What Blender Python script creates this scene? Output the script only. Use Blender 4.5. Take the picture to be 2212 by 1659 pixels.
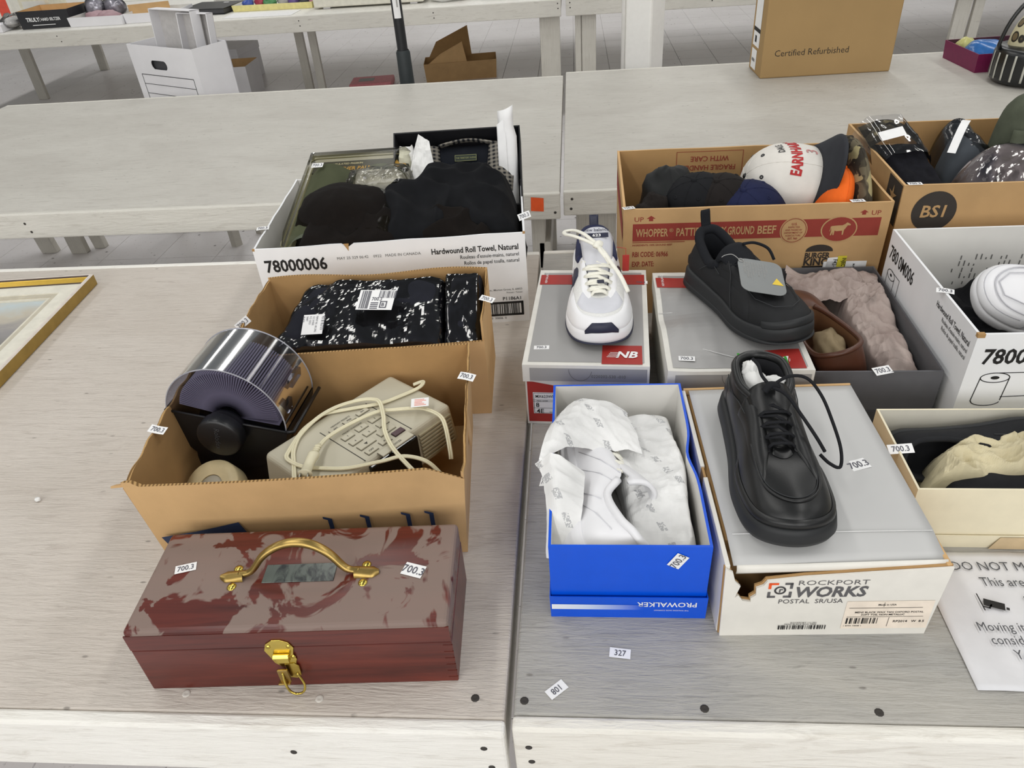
import bpy, bmesh, math, random
from mathutils import Vector, Matrix, noise

for o in list(bpy.data.objects):
    bpy.data.objects.remove(o)
SC = bpy.context.scene
COL = SC.collection
TZ = 0.76            # table height
R = math.radians
rnd = random.Random(7)

# ---------------------------------------------------------------- camera
cd = bpy.data.cameras.new('camera')
cam = bpy.data.objects.new('camera', cd)
COL.objects.link(cam)
cr = Vector((0.99583215, 0.06305269, -0.06589904))
cu = Vector((0.01666109, 0.58461622, 0.81113888))
cw = Vector((-0.08967013, 0.80885613, -0.5811291))
cam.matrix_world = Matrix(((cr.x, cu.x, -cw.x, 0), (cr.y, cu.y, -cw.y, 0), (cr.z, cu.z, -cw.z, TZ + 0.82), (0, 0, 0, 1)))
cd.sensor_width = 36
cd.lens = 26.228
cd.clip_start = 0.05
SC.camera = cam

# ---------------------------------------------------------------- world and lamps
W = bpy.data.worlds.new('world')
SC.world = W
W.use_nodes = True
W.node_tree.nodes['Background'].inputs[0].default_value = (0.93, 0.97, 1.0, 1)
W.node_tree.nodes['Background'].inputs[1].default_value = 0.13
for lx in (-4.2, -1.4, 1.4, 4.2):
    for ly in (-2.2, 0.9, 4.0, 7.1, 10.2):
        ld = bpy.data.lights.new('ceiling_tube', 'AREA')
        ld.shape = 'RECTANGLE'
        ld.size = 0.28
        ld.size_y = 2.3
        ld.energy = 20
        ld.color = (1.0, 0.985, 0.95)
        lo = bpy.data.objects.new('ceiling_tube', ld)
        lo.location = (lx, ly, 3.7)
        COL.objects.link(lo)
# daylight from the shop windows behind the photographer
for wx in (-4.2, -1.2, 1.8):
    ld = bpy.data.lights.new('shop_window', 'AREA')
    ld.shape = 'RECTANGLE'
    ld.size = 2.4
    ld.size_y = 2.2
    ld.energy = 56
    ld.color = (1.0, 0.99, 0.97)
    lo = bpy.data.objects.new('shop_window', ld)
    lo.location = (wx, -4.0, 2.6)
    lo.rotation_euler = (R(80), 0, 0)
    COL.objects.link(lo)
vs = SC.view_settings
vs.view_transform = 'Standard'
vs.look = 'None'
vs.gamma = 1
vs.use_curve_mapping = False
vs.exposure = 0.22

# ---------------------------------------------------------------- materials
def lin(h):
    h = h.lstrip('#')
    o = []
    for i in (0, 2, 4):
        c = int(h[i:i + 2], 16) / 255
        o.append(c / 12.92 if c <= 0.04045 else ((c + 0.055) / 1.055) ** 2.4)
    return (*o, 1)

MATS = {}
class NT:
    """tiny node helper"""
    def __init__(s, name):
        s.m = bpy.data.materials.new(name)
        s.m.use_nodes = True
        s.t = s.m.node_tree
        s.b = s.t.nodes['Principled BSDF']
        s.co = s.t.nodes.new('ShaderNodeTexCoord')
    def n(s, ty, **kw):
        x = s.t.nodes.new(ty)
        for k, v in kw.items():
            setattr(x, k, v)
        return x
    def l(s, a, b):
        s.t.links.new(a, b)
    def mapping(s, scale=(1, 1, 1), rot=(0, 0, 0), src='Object', loc=(0, 0, 0)):
        m = s.n('ShaderNodeMapping')
        m.inputs['Scale'].default_value = scale
        m.inputs['Rotation'].default_value = rot
        m.inputs['Location'].default_value = loc
        s.l(s.co.outputs[src], m.inputs[0])
        return m.outputs[0]
    def noise(s, vec, scale, detail=3, rough=.55, dist=0):
        x = s.n('ShaderNodeTexNoise')
        x.inputs['Scale'].default_value = scale
        x.inputs['Detail'].default_value = detail
        x.inputs['Roughness'].default_value = rough
        x.inputs['Distortion'].default_value = dist
        s.l(vec, x.inputs['Vector'])
        return x.outputs['Fac']
    def ramp(s, fac, stops, interp='LINEAR'):
        x = s.n('ShaderNodeValToRGB')
        x.color_ramp.interpolation = interp
        e = x.color_ramp.elements
        while len(e) < len(stops):
            e.new(0.5)
        for i, (p, c) in enumerate(stops):
            e[i].position = p
            e[i].color = lin(c) if isinstance(c, str) else (c, c, c, 1)
        s.l(fac, x.inputs[0])
        return x.outputs[0]
    def mix(s, fac, a, b, mode='MIX'):
        x = s.n('ShaderNodeMix', data_type='RGBA', blend_type=mode)
        for i, v in ((0, fac), (6, a), (7, b)):
            if isinstance(v, (int, float)):
                x.inputs[i].default_value = v
            elif isinstance(v, (str, tuple)):
                x.inputs[i].default_value = lin(v) if isinstance(v, str) else v
            else:
                s.l(v, x.inputs[i])
        return x.outputs[2]
    def bump(s, h, strength=.3, dist=.001):
        x = s.n('ShaderNodeBump')
        x.inputs['Strength'].default_value = strength
        x.inputs['Distance'].default_value = dist
        s.l(h, x.inputs['Height'])
        s.l(x.outputs[0], s.b.inputs['Normal'])
    def col(s, c):
        if isinstance(c, str):
            s.b.inputs['Base Color'].default_value = lin(c)
        else:
            s.l(c, s.b.inputs['Base Color'])
    def done(s, rough=.5, metal=0, spec=.5, **kw):
        if isinstance(rough, (int, float)):
            s.b.inputs['Roughness'].default_value = rough
        else:
            s.l(rough, s.b.inputs['Roughness'])
        s.b.inputs['Metallic'].default_value = metal
        s.b.inputs['Specular IOR Level'].default_value = spec
        for k, v in kw.items():
            s.b.inputs[k].default_value = v
        return s.m

def plain(name, c, rough=.6, metal=0, spec=.5, var=.08, scale=40, bump=0, bscale=300, **kw):
    """solid colour with a faint procedural mottling and optional fine relief"""
    if name in MATS:
        return MATS[name]
    t = NT(name)
    v = t.mapping()
    f = t.noise(v, scale, 4)
    base = lin(c)
    d = tuple(x * (1 - var) for x in base[:3]) + (1,)
    u = tuple(min(1, x * (1 + var)) for x in base[:3]) + (1,)
    t.col(t.mix(t.ramp(f, [(.3, 0.0), (.7, 1.0)]), d, u))
    if bump:
        t.bump(t.noise(v, bscale, 2), bump, .0008)
    MATS[name] = t.done(rough, metal, spec, **kw)
    return MATS[name]

def painted_ply(name, light, mid, dark, speck=True, sx=2.2, sy=60):
    """grimy white-painted plywood: grain running along x, soft stains, small chips"""
    t = NT(name)
    g = t.noise(t.mapping((sx * 6, sy * 2.0, sy * 2.0)), 1.0, 6, .66, 1.1)
    g2 = t.noise(t.mapping((sx * 16, sy * 5, sy * 5)), 1.0, 3, .6, .6)
    st = t.noise(t.mapping((1.3, 2.2, 2.2)), 1.6, 5, .6, .8)
    c = t.mix(t.ramp(st, [(.3, 0.0), (.72, 1.0)]), mid, light)
    c = t.mix(t.ramp(g, [(.52, 0.0), (.68, .34)]), c, dark)
    big = t.noise(t.mapping((3.2, 22, 22)), 2.2, 6, .7, .6)
    c = t.mix(t.ramp(big, [(.64, 0.0), (.71, .5)]), c, dark)
    if speck:
        vo = t.n('ShaderNodeTexVoronoi', voronoi_dimensions='2D')
        vo.inputs['Scale'].default_value = 1.0
        t.l(t.mapping((9, 22, 22)), vo.inputs['Vector'])
        sp = t.ramp(vo.outputs['Distance'], [(.025, 1.0), (.05, 0.0)])
        gate = t.ramp(t.noise(t.mapping((3, 3, 3), loc=(4, 4, 4)), 1.5, 2), [(.55, 0.0), (.60, .55)])
        f = t.n('ShaderNodeMath', operation='MULTIPLY')
        t.l(sp, f.inputs[0]); t.l(gate, f.inputs[1])
        c = t.mix(f.outputs[0], c, '#4a443d')
    t.col(c)
    h = t.n('ShaderNodeMath', operation='ADD')
    t.l(g, h.inputs[0]); t.l(g2, h.inputs[1])
    t.bump(h.outputs[0], .75, .002)
    return t.done(.46, 0, .45)

M = {}
M['top_l'] = painted_ply('painted_tabletop_beige', '#cdc5bc', '#c2b9af', '#988d83')
M['top_r'] = painted_ply('painted_tabletop_shade_grey', '#b8b4ac', '#9f9e9b', '#6f6c67')  # grey paint lowered further, the photographer's shadow put into its colour
M['top_b'] = painted_ply('painted_tabletop_pale', '#cbc8c0', '#bcb8b0', '#8b857c')
M['apron_l'] = painted_ply('painted_apron_white', '#f1efe9', '#e9e6de', '#b9b2a6', False, 1.5, 30)
M['apron_r'] = painted_ply('painted_apron_cream', '#eeebe3', '#e2ded4', '#a09483', False, 1.5, 30)
M['apron_b'] = painted_ply('painted_apron_dull', '#d9d6cd', '#cfccc3', '#a8a298', False, 1.5, 30)
M['leg'] = painted_ply('painted_leg', '#d6d3ca', '#c9c5bb', '#9a948a', False, 30, 3)
M['screw'] = plain('screw_steel', '#35312d', .7, 0)
M['screw_w'] = plain('screw_painted', '#cfcac2', .6)
M['card'] = plain('cardboard_kraft', '#cda878', .8, 0, .2, .07, 14, .12, 500)
M['card_d'] = plain('cardboard_kraft_brown', '#bd9a6d', .8, 0, .2, .07, 14, .12, 500)
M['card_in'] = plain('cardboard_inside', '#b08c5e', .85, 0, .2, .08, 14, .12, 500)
def corrug(name, a, b):
    t = NT(name)
    w = t.n('ShaderNodeTexWave', wave_type='BANDS', bands_direction='X')
    w.inputs['Scale'].default_value = 60
    w.inputs['Distortion'].default_value = 1.5
    t.l(t.mapping((1, 1, 0)), w.inputs['Vector'])
    t.col(t.mix(w.outputs['Fac'], a, b))
    return t.done(.9, 0, .2)
M['rim'] = corrug('corrugated_rim', '#6d5232', '#bf9b68')
M['white'] = plain('white_board', '#eff0f2', .6, 0, .4, .03, 12)
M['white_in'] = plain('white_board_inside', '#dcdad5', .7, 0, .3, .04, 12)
M['ink'] = plain('black_ink', '#232222', .6, 0, .3, .02)
M['ink_g'] = plain('grey_ink', '#6f6e6c', .7, 0, .3, .02)
M['ink_lg'] = plain('pale_grey_ink', '#a9a8a6', .7, 0, .3, .02)
M['paper'] = plain('white_paper', '#f0f0f0', .7, 0, .3, .03)
M['black'] = plain('black_plastic', '#17181b', .38, 0, .5, .1)

# ---------------------------------------------------------------- mesh helpers
class MB:
    def __init__(s, T=None):
        s.v, s.f, s.m = [], [], []
        s.T = T or Matrix()
    def add(s, vs, fs, mi=0):
        b = len(s.v)
        s.v += [s.T @ Vector(v) for v in vs]
        for f in fs:
            s.f.append([b + i for i in f])
            s.m.append(mi)
        return s
    def box(s, x0, x1, y0, y1, z0, z1, mi=0):
        vs = [(x, y, z) for z in (z0, z1) for y in (y0, y1) for x in (x0, x1)]
        return s.add(vs, [(0, 2, 3, 1), (4, 5, 7, 6), (0, 1, 5, 4), (1, 3, 7, 5), (3, 2, 6, 7), (2, 0, 4, 6)], mi)
    def hexa(s, p, mi=0):
        """8 points: bottom fl fr br bl, top fl fr br bl"""
        return s.add(p, [(0, 3, 2, 1), (4, 5, 6, 7), (0, 1, 5, 4), (1, 2, 6, 5), (2, 3, 7, 6), (3, 0, 4, 7)], mi)
    def prism(s, poly, z0, z1, mi=0):
        n = len(poly)
        vs = [(x, y, z0) for x, y in poly] + [(x, y, z1) for x, y in poly]
        fs = [tuple(reversed(range(n))), tuple(range(n, 2 * n))] + [(i, (i + 1) % n, n + (i + 1) % n, n + i) for i in range(n)]
        return s.add(vs, fs, mi)
    def flat(s, poly, z=0, mi=0):
        return s.add([(x, y, z) for x, y in poly], [tuple(range(len(poly)))], mi)
    def grid(s, nu, nv, fn, cu=False, cv=False, mi=0):
        vs = [fn(i / (nu if cu else nu - 1), j / (nv if cv else nv - 1)) for i in range(nu) for j in range(nv)]
        fs = []
        for i in range(nu if cu else nu - 1):
            for j in range(nv if cv else nv - 1):
                a, b = i, (i + 1) % nu
                c, d = j, (j + 1) % nv
                fs.append((a * nv + c, b * nv + c, b * nv + d, a * nv + d))
        return s.add(vs, fs, mi)
    def tube(s, pts, r, n=8, closed=False, flat=1.0, up=None, mi=0, caps=True):
        pts = [Vector(p) for p in pts]
        N = len(pts)
        rs = r if isinstance(r, (list, tuple)) else [r] * N
        vs = []
        prev = Vector(up) if up else None
        for i, p in enumerate(pts):
            a = pts[(i - 1) % N] if (closed or i > 0) else p
            b = pts[(i + 1) % N] if (closed or i < N - 1) else p
            t = (b - a)
            t = t.normalized() if t.length > 1e-9 else Vector((0, 0, 1))
            if prev is None:
                prev = Vector((0, 0, 1)) if abs(t.z) < .9 else Vector((1, 0, 0))
            u = (prev - t * prev.dot(t))
            u = u.normalized() if u.length > 1e-6 else t.orthogonal().normalized()
            if not up:
                prev = u
            w = t.cross(u)
            for k in range(n):
                q = 2 * math.pi * k / n
                vs.append(p + (w * math.cos(q) + u * math.sin(q) * flat) * rs[i])
        fs = []
        for i in range(N if closed else N - 1):
            j = (i + 1) % N
            for k in range(n):
                l = (k + 1) % n
                fs.append((i * n + k, i * n + l, j * n + l, j * n + k))
        if caps and not closed:
            fs.append(tuple(reversed(range(n))))
            fs.append(tuple(range((N - 1) * n, N * n)))
        return s.add(vs, fs, mi)
    def lathe(s, prof, n=32, mi=0, a0=0, a1=2 * math.pi):
        """profile of (radius, z) about the z axis"""
        full = abs(a1 - a0 - 2 * math.pi) < 1e-6
        k = n if full else n + 1
        return s.grid(k, len(prof), lambda u, v: (lambda a, p: (p[0] * math.cos(a), p[0] * math.sin(a), p[1]))(a0 + (a1 - a0) * u, prof[round(v * (len(prof) - 1))]), cu=full, mi=mi)
    def text(s, st, size, Mx, mi=0, bold=0, sx=1.0, shear=0, align='LEFT', fit=None):
        vs, fs = glyphs(st, bold, shear, align)
        if fit:
            sx = fit / (size * (max(v[0] for v in vs) - min(v[0] for v in vs)))
        return s.add([Mx @ Vector((x * size * sx, y * size, 0)) for x, y in vs], fs, mi)
    def ob(s, name, mats, parent=None, smooth=False, bevel=0, solid=0, sub=0, seg=2, fix=True, angle=None):
        me = bpy.data.meshes.new(name)
        me.from_pydata([tuple(v) for v in s.v], [], s.f)
        if not isinstance(mats, (list, tuple)):
            mats = [mats]
        for m in mats:
            me.materials.append(m)
        me.polygons.foreach_set('material_index', s.m)
        if fix:
            bm = bmesh.new(); bm.from_mesh(me)
            bmesh.ops.recalc_face_normals(bm, faces=bm.faces)
            bm.to_mesh(me); bm.free()
        if smooth:
            me.polygons.foreach_set('use_smooth', [True] * len(me.polygons))
        me.update()
        o = bpy.data.objects.new(name, me)
        COL.objects.link(o)
        o.parent = parent
        if solid:
            q = o.modifiers.new('solid', 'SOLIDIFY'); q.thickness = solid; q.offset = 0
        if sub:
            q = o.modifiers.new('sub', 'SUBSURF'); q.levels = sub; q.render_levels = sub
        if bevel:
            q = o.modifiers.new('bevel', 'BEVEL'); q.width = bevel; q.segments = seg; q.limit_method = 'ANGLE'; q.angle_limit = R(40)
        return o

GL = {}
def glyphs(st, bold=0, shear=0, align='LEFT'):
    k = (st, bold, shear, align)
    if k not in GL:
        cu = bpy.data.curves.new('g', 'FONT')
        cu.body = st; cu.size = 1; cu.resolution_u = 2; cu.offset = bold; cu.shear = shear; cu.align_x = align
        o = bpy.data.objects.new('g', cu)
        me = bpy.data.meshes.new_from_object(o)
        GL[k] = ([(v.co.x, v.co.y) for v in me.vertices], [tuple(p.vertices) for p in me.polygons])
        bpy.data.objects.remove(o); bpy.data.curves.remove(cu); bpy.data.meshes.remove(me)
    return GL[k]

def frame(o, x, y, off=.0006):
    """matrix: plane with origin o, axes x and y, lifted along its normal"""
    x = Vector(x).normalized(); y = Vector(y)
    y = (y - x * y.dot(x)).normalized()
    n = x.cross(y)
    o = Vector(o) + n * off
    return Matrix(((x.x, y.x, n.x, o.x), (x.y, y.y, n.y, o.y), (x.z, y.z, n.z, o.z), (0, 0, 0, 1)))

def tag(o, label, cat, group=None):
    o['label'] = label; o['category'] = cat
    if group:
        o['group'] = group
    return o
def thing(name, label, cat, loc=(0, 0, 0), rz=0, group=None, rot=None):
    o = bpy.data.objects.new(name, None)
    COL.objects.link(o)
    o.empty_display_size = .05
    o.location = loc
    o.rotation_euler = rot or (0, 0, rz)
    return tag(o, label, cat, group)
def struct(o):
    o['kind'] = 'structure'
    return o
def cat_rom(P, n, closed=True):
    """Catmull-Rom through tuples, n samples per span"""
    N = len(P); out = []
    P = [Vector(p) for p in P]
    for i in range(N if closed else N - 1):
        if closed:
            a, b, c, d = P[i - 1], P[i], P[(i + 1) % N], P[(i + 2) % N]
        else:
            a, b, c, d = P[max(i - 1, 0)], P[i], P[i + 1], P[min(i + 2, N - 1)]
        for k in range(n):
            t = k / n
            out.append(.5 * ((2 * b) + (c - a) * t + (2 * a - 5 * b + 4 * c - d) * t * t + (3 * b - a - 3 * c + d) * t ** 3))
    if not closed:
        out.append(P[-1].copy())
    return out
def fbm(x, y, z, s, o=3):
    return noise.fractal(Vector((x * s, y * s, z)), 1.0, 2.0, o, noise_basis='PERLIN_ORIGINAL')
def crumple(x, y, seed, n=9, f0=6, f1=26):
    """faceted paper-like folds: sharp ridges along cell borders at three sizes"""
    w = .03 * noise.noise(Vector((x * 11, y * 11, seed)))
    h = 0
    for k, (m, a) in enumerate(((1.7, 1.0), (3.9, .5), (8.5, .22))):
        d = noise.voronoi(Vector(((x + w) * f0 * m, (y - w) * f0 * m * (.75 + .5 * (k == 1)), seed * 1.37 + k)))[0]
        h += a * (d[0] - .42) * 1.9
    return h

STK = [0]
def sticker(parent, o, x, y, s='700.3', w=.026, h=.0135, bend=0, th=0):
    """small white lot sticker with printed number; o is its centre"""
    F = frame(o, x, y, .0008)
    mb = MB()
    mb.grid(5, 2, lambda u, v: F @ Vector(((u - .5) * w, (v - .5) * h, bend * (4 * (u - .5) ** 2))), mi=0)
    F2 = F @ Matrix.Translation((0, -h * .27, .0004 + max(0, bend) * .4))
    mb.text(s, h * .82, F2, 1, .01, align='CENTER', sx=.85)
    p = mb.ob('price_sticker', [M['paper'], M['ink_s']], parent, fix=False)
    return p
M['ink_s'] = plain('sticker_ink', '#5d5d66', .7, 0, .3, .02)
# ================================================================ setting
def floor_mat():
    t = NT('vinyl_floor_tile')
    v = t.mapping(src='Object')
    g = t.n('ShaderNodeNewGeometry')
    w1 = t.noise(g.outputs['Position'], 1.1, 5, .6, .5)
    c = t.mix(t.ramp(w1, [(.3, 0.0), (.7, 1.0)]), '#d6d2d2', '#e8e5e6')
    w2 = t.noise(g.outputs['Position'], 60, 3, .7)
    c = t.mix(t.ramp(w2, [(.62, 0.0), (.7, .5)]), c, '#857b74')
    vo = t.n('ShaderNodeTexVoronoi'); vo.inputs['Scale'].default_value = 11
    t.l(g.outputs['Position'], vo.inputs['Vector'])
    c = t.mix(t.ramp(vo.outputs['Distance'], [(.06, .8), (.09, 0.0)]), c, '#4f4740')
    t.col(c)
    return t.done(.3, 0, .55)
M['floor'] = floor_mat()
M['joint'] = plain('floor_joint', '#989391', .8)
fl = struct(MB().box(-9, 9, -3, 13, -.06, -.0035).ob('floor', M['joint']))
TS = .305
def tile_mesh(mb, x, y):
    e = .0007; b = .0014
    mb.hexa([(x + e, y + e, -.0035), (x + TS - e, y + e, -.0035), (x + TS - e, y + TS - e, -.0035), (x + e, y + TS - e, -.0035),
             (x + e + b, y + e + b, 0), (x + TS - e - b, y + e + b, 0), (x + TS - e - b, y + TS - e - b, 0), (x + e + b, y + TS - e - b, 0)])
one = None; rest = MB(); nt = 0
for i in range(-28, 29):
    for j in range(-9, 42):
        x, y = i * TS, j * TS
        near = (-2.0 < x < .1 and .4 < y < 1.1) or (-4.2 < x < 0 and 2.8 < y < 4.6) or (-3.6 < x < 2.6 and 6.1 < y < 7.4)
        if near and nt < 300:
            nt += 1
            if one is None:
                q = MB(); tile_mesh(q, 0, 0); one = q.ob('floor_tile', M['floor'], fl)
                one.location = (x, y, 0)
            else:
                c = one.copy(); c.location = (x, y, 0); COL.objects.link(c); c.parent = fl
        else:
            tile_mesh(rest, x, y)
ro = rest.ob('floor_tiles_field', M['floor'], fl); ro['kind'] = 'stuff'
M['wall'] = plain('white_wall_paint', '#d8d6d0', .7)
struct(MB().box(-9, 9, 12.8, 13, 0, 4).ob('wall_back', M['wall']))
struct(MB().box(-9.2, -9, -3, 13, 0, 4).ob('wall_left', M['wall']))
struct(MB().box(9, 9.2, -3, 13, 0, 4).ob('wall_right', M['wall']))

# boxed white column between the table rows
pm = plain('column_paint', '#f3f2ee', .45, 0, .5, .02)
co = thing('column', 'square white painted column standing behind the pale middle tables', 'column', (.335, 3.86, 0), R(-33))
del co['label'], co['category']
co['kind'] = 'structure'; co.name = 'trim_1'
MB().box(-.07, .07, -.07, .07, 0, 3.6).ob('column_shaft', pm, co, bevel=.012)
MB().tube([(-.0745 * .98, -.0745 * .98, 0), (-.0745 * .98, -.0745 * .98, 3.6)], .009, 10).ob('corner_bead', pm, co, True)

def table(label, x0, x1, y0, y1, mt, ma, legs, screws, top_screws=(), smat=None, group=None, z=TZ, ah=.098, extra=()):
    t = thing('display_table', label, 'table', (x0, y0, 0), 0, group)
    w, d = x1 - x0, y1 - y0
    MB().box(0, w, 0, d, z - .019, z).ob('tabletop', mt, t, bevel=.003)
    MB().box(-.001, w + .001, -.019, -.0004, z - ah, z + .0008).ob('apron_board', ma, t, bevel=.004)
    MB().box(0, w, d + .0004, d + .019, z - ah, z).ob('apron_board', ma, t, bevel=.004)
    for xx in (.002, w - .021):
        MB().box(xx, xx + .019, .001, d - .001, z - ah, z - .0195).ob('end_board', ma, t, bevel=.002)
    for lx, ly, ww, dd in legs:
        MB().box(lx - x0, lx - x0 + ww, ly - y0, ly - y0 + dd, 0, z - .0195).ob('leg', M['leg'], t, bevel=.004)
    for e in extra:
        MB().box(*e).ob('brace', M['leg'], t, bevel=.003)
    for sx, sz in screws:
        q = MB(frame((sx - x0, -.019, z + sz), (1, 0, 0), (0, 0, 1), 0))
        q.lathe([(0, .0012), (.0028, .0012), (.0042, .0004), (.0042, -.002)], 10)
        q.ob('screw', smat or M['screw'], t, True)
    for sx, sy, m in top_screws:
        q = MB(Matrix.Translation((sx - x0, sy - y0, z)))
        q.lathe([(0, .0004), (.002, .0005), (.0042, .0012), (.0052, .0003), (.0052, -.002)], 10)
        q.ob('screw', m, t, True)
    return t
ft_l = table('beige-white painted table holding the wooden toolbox and the cardboard boxes', -2.53, -.093, .473, 1.691, M['top_l'], M['apron_l'],
    [(-.27, .5, .088, .04), (-.27, 1.6, .088, .04), (-2.4, .5, .088, .04), (-2.4, 1.6, .088, .04)],
    [(-.352, -.05), (-.118, -.03), (-.112, -.072), (-1.0, -.05)], [(-.49, .497, M['screw_w']), (-.32, .494, M['screw_w']), (-.13, .499, M['screw'])], M['screw'])
ft_r = table('grey-white painted table holding the shoe boxes and the paper notice', -.083, 2.36, .479, 1.694, M['top_r'], M['apron_r'],
    [(.1, .51, .088, .04), (.1, 1.6, .088, .04), (2.2, .51, .088, .04), (2.2, 1.6, .088, .04)],
    [(-.066, -.036), (-.064, -.068)], [(-.071, .497, M['screw']), (.138, .492, M['screw']), (.332, .492, M['screw'])], M['screw'])
bt_l = table('pale empty table in the middle row, left of the orange sticker gap', -2.66, -.0475, 2.105, 3.442, M['top_b'], M['apron_b'],
    [(-.137, 2.125, .041, .088), (-.137, 3.3, .041, .088), (-.95, 2.14, .088, .04), (-2.64, 2.13, .088, .04)],
    [(-1.72, -.03), (-1.71, -.058), (-.062, -.058)], [], M['screw'], ah=.08,
    extra=[(2.543, 2.58, .02, 1.2, .5, .59)])
bt_r = table('pale table in the middle row carrying the tall brown carton', -.036, 2.6, 2.114, 3.5, M['top_b'], M['apron_b'],
    [(.0, 2.14, .12, .04), (.0, 3.35, .088, .04), (2.4, 2.14, .088, .04), (2.4, 3.35, .088, .04)],
    [(-.012, -.022), (-.015, -.052)], [], M['screw'], ah=.074)
bt_x = table('pale table continuing the middle row at the far left edge', -5.1, -2.672, 2.105, 3.39, M['top_b'], M['apron_b'],
    [(-5.0, 2.2, .088, .04), (-5.0, 3.3, .088, .04), (-3.6, 2.2, .088, .04), (-3.9, 3.2, .088, .04)], [], [], ah=.08)
for x_, y_ in ((-2.655, 3.44), (-2.835, 3.46), (-2.56, 3.50)):
    w_ = .085 if x_ != -2.56 else .06
    q = MB(); q.hexa([(x_, y_, 0), (x_ + w_, y_, 0), (x_ + w_, y_ + .04, 0), (x_, y_ + .04, 0), (x_ + (.0 if x_ > -2.7 else -.02), 3.39, TZ - .08), (x_ + .08 + (.0 if x_ > -2.7 else -.02), 3.39, TZ - .08), (x_ + .08 + (.0 if x_ > -2.7 else -.02), 3.43, TZ - .08), (x_ + (.0 if x_ > -2.7 else -.02), 3.43, TZ - .08)])
    pr_ = bt_x if x_ < -2.7 else bt_l
    o = q.ob('leg', M['leg'], pr_, bevel=.004); o.location = -pr_.location
M['top_f'] = plain('far_tabletop_paint', '#e9e7e0', .5)
ft1 = table('white far table crowded with trays and boxes at the back left', -5.0, -.079, 5.465, 6.7, M['top_f'], M['apron_b'],
    [(-.225, 5.5, .135, .04), (-.2, 6.6, .088, .04), (-4.9, 5.5, .088, .04), (-2.28, 6.5, .07, .04), (-2.1, 6.3, .06, .04)],
    [(-3.6, -.03), (-3.58, -.066), (-1.855, -.028), (-1.853, -.06), (-.93, -.03), (-.928, -.062), (-.1, -.02), (-.098, -.05)], ah=.1)
ft2 = table('white far table right of the white column', -.045, 4.8, 5.465, 6.7, M['top_f'], M['apron_b'],
    [(.012, 5.5, .04, .088), (.058, 5.5, .095, .04), (.05, 6.6, .088, .04), (2.47, 5.5, .09, .04), (2.58, 5.5, .06, .04), (4.7, 5.5, .088, .04)],
    [(-.02, -.02), (-.018, -.05), (.9, -.06)], ah=.1)
for xa, xb, wh in ((-5.0, -.079, 'left'), (-.045, 4.8, 'right')):
    table('white back-row table behind the far %s-hand table' % wh, xa, xb, 6.75, 8.0, M['top_f'], M['apron_b'],
          [(xa + .1, 6.8, .088, .04), (xb - .2, 6.8, .088, .04), (xa + .1, 7.9, .088, .04), (xb - .2, 7.9, .088, .04)], [], ah=.1)
M['orange'] = plain('orange_sticker', '#e9591f', .6)
q = MB(); F = frame((-.1135 + 2.66, -.019, TZ - .006), (1, 0, 0), (0, 0, 1), .0008)
q.add([F @ Vector(p) for p in ((-.02, -.044, 0), (.018, -.047, 0), (.019, -.006, 0), (-.018, -.002, 0))], [(0, 1, 2, 3)])
q.ob('orange_sticker', M['orange'], bt_l, solid=.0003)
sticker(ft_r, (.045 + .083, .563 - .479, TZ), (1, -.12, 0), (.12, 1, 0), '327', .026, .014)
sticker(ft_r, (-.033 + .083, .512 - .479, TZ), (-.75, -.65, 0), (.65, -.75, 0), '108', .026, .014)
# ================================================================ boxes
def open_box(root, Wd, Dp, H, t, mo, mi_, mr, fl=0, rim=None, bulge=None, nx=16, nz=6, name='side_panel', flb=None, bottom=True):
    """open-topped box from bent panels; front-left bottom corner at the origin"""
    flb = fl if flb is None else flb
    B = [Vector((0, 0, 0)), Vector((Wd, 0, 0)), Vector((Wd, Dp, 0)), Vector((0, Dp, 0))]
    Tt = [Vector((-fl, -fl, H)), Vector((Wd + fl, -fl, H)), Vector((Wd + fl, Dp + flb, H)), Vector((-fl, Dp + flb, H))]
    res = []
    for k in range(4):
        a, b, c, d = B[k], B[(k + 1) % 4], Tt[(k + 1) % 4], Tt[k]
        e = (b - a).normalized()
        n_in = Vector((-e.y, e.x, 0))
        mb = MB()
        def P(s, v, inn):
            p = a.lerp(b, s).lerp(d.lerp(c, s), v)
            if inn:
                p = p + n_in * t + e * (t * (1 - 2 * s))
            if bulge:
                p = p + n_in * bulge(k, s, v)
            if rim:
                p.z += rim(k, s) * v ** 3
            return p
        mb.grid(nx, nz, lambda s, v: P(s, v, False), mi=0)
        mb.grid(nx, nz, lambda s, v: P(s, v, True), mi=1)
        for i in range(nx - 1):
            s0, s1 = i / (nx - 1), (i + 1) / (nx - 1)
            mb.add([P(s0, 1, 0), P(s1, 1, 0), P(s1, 1, 1), P(s0, 1, 1)], [(0, 1, 2, 3)], 2)
            mb.add([P(s0, 0, 0), P(s1, 0, 0), P(s1, 0, 1), P(s0, 0, 1)], [(0, 3, 2, 1)], 0)
        for j in range(nz - 1):
            for s in (0, 1):
                v0, v1 = j / (nz - 1), (j + 1) / (nz - 1)
                mb.add([P(s, v0, 0), P(s, v1, 0), P(s, v1, 1), P(s, v0, 1)], [(0, 1, 2, 3)], 0)
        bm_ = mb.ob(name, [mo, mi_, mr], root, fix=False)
        bm = bmesh.new(); bm.from_mesh(bm_.data)
        bmesh.ops.remove_doubles(bm, verts=bm.verts, dist=1e-5)
        bmesh.ops.recalc_face_normals(bm, faces=bm.faces); bm.to_mesh(bm_.data); bm.free()
        res.append(bm_)
    if bottom:
        MB().box(t, Wd - t, t, Dp - t, .0004, max(t, .003)).ob('bottom_panel', [mi_], root)
    return res
def fr(Wd=None):      # frame on the front face, origin bottom-left
    return frame((0, 0, 0), (1, 0, 0), (0, 0, 1))
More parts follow.
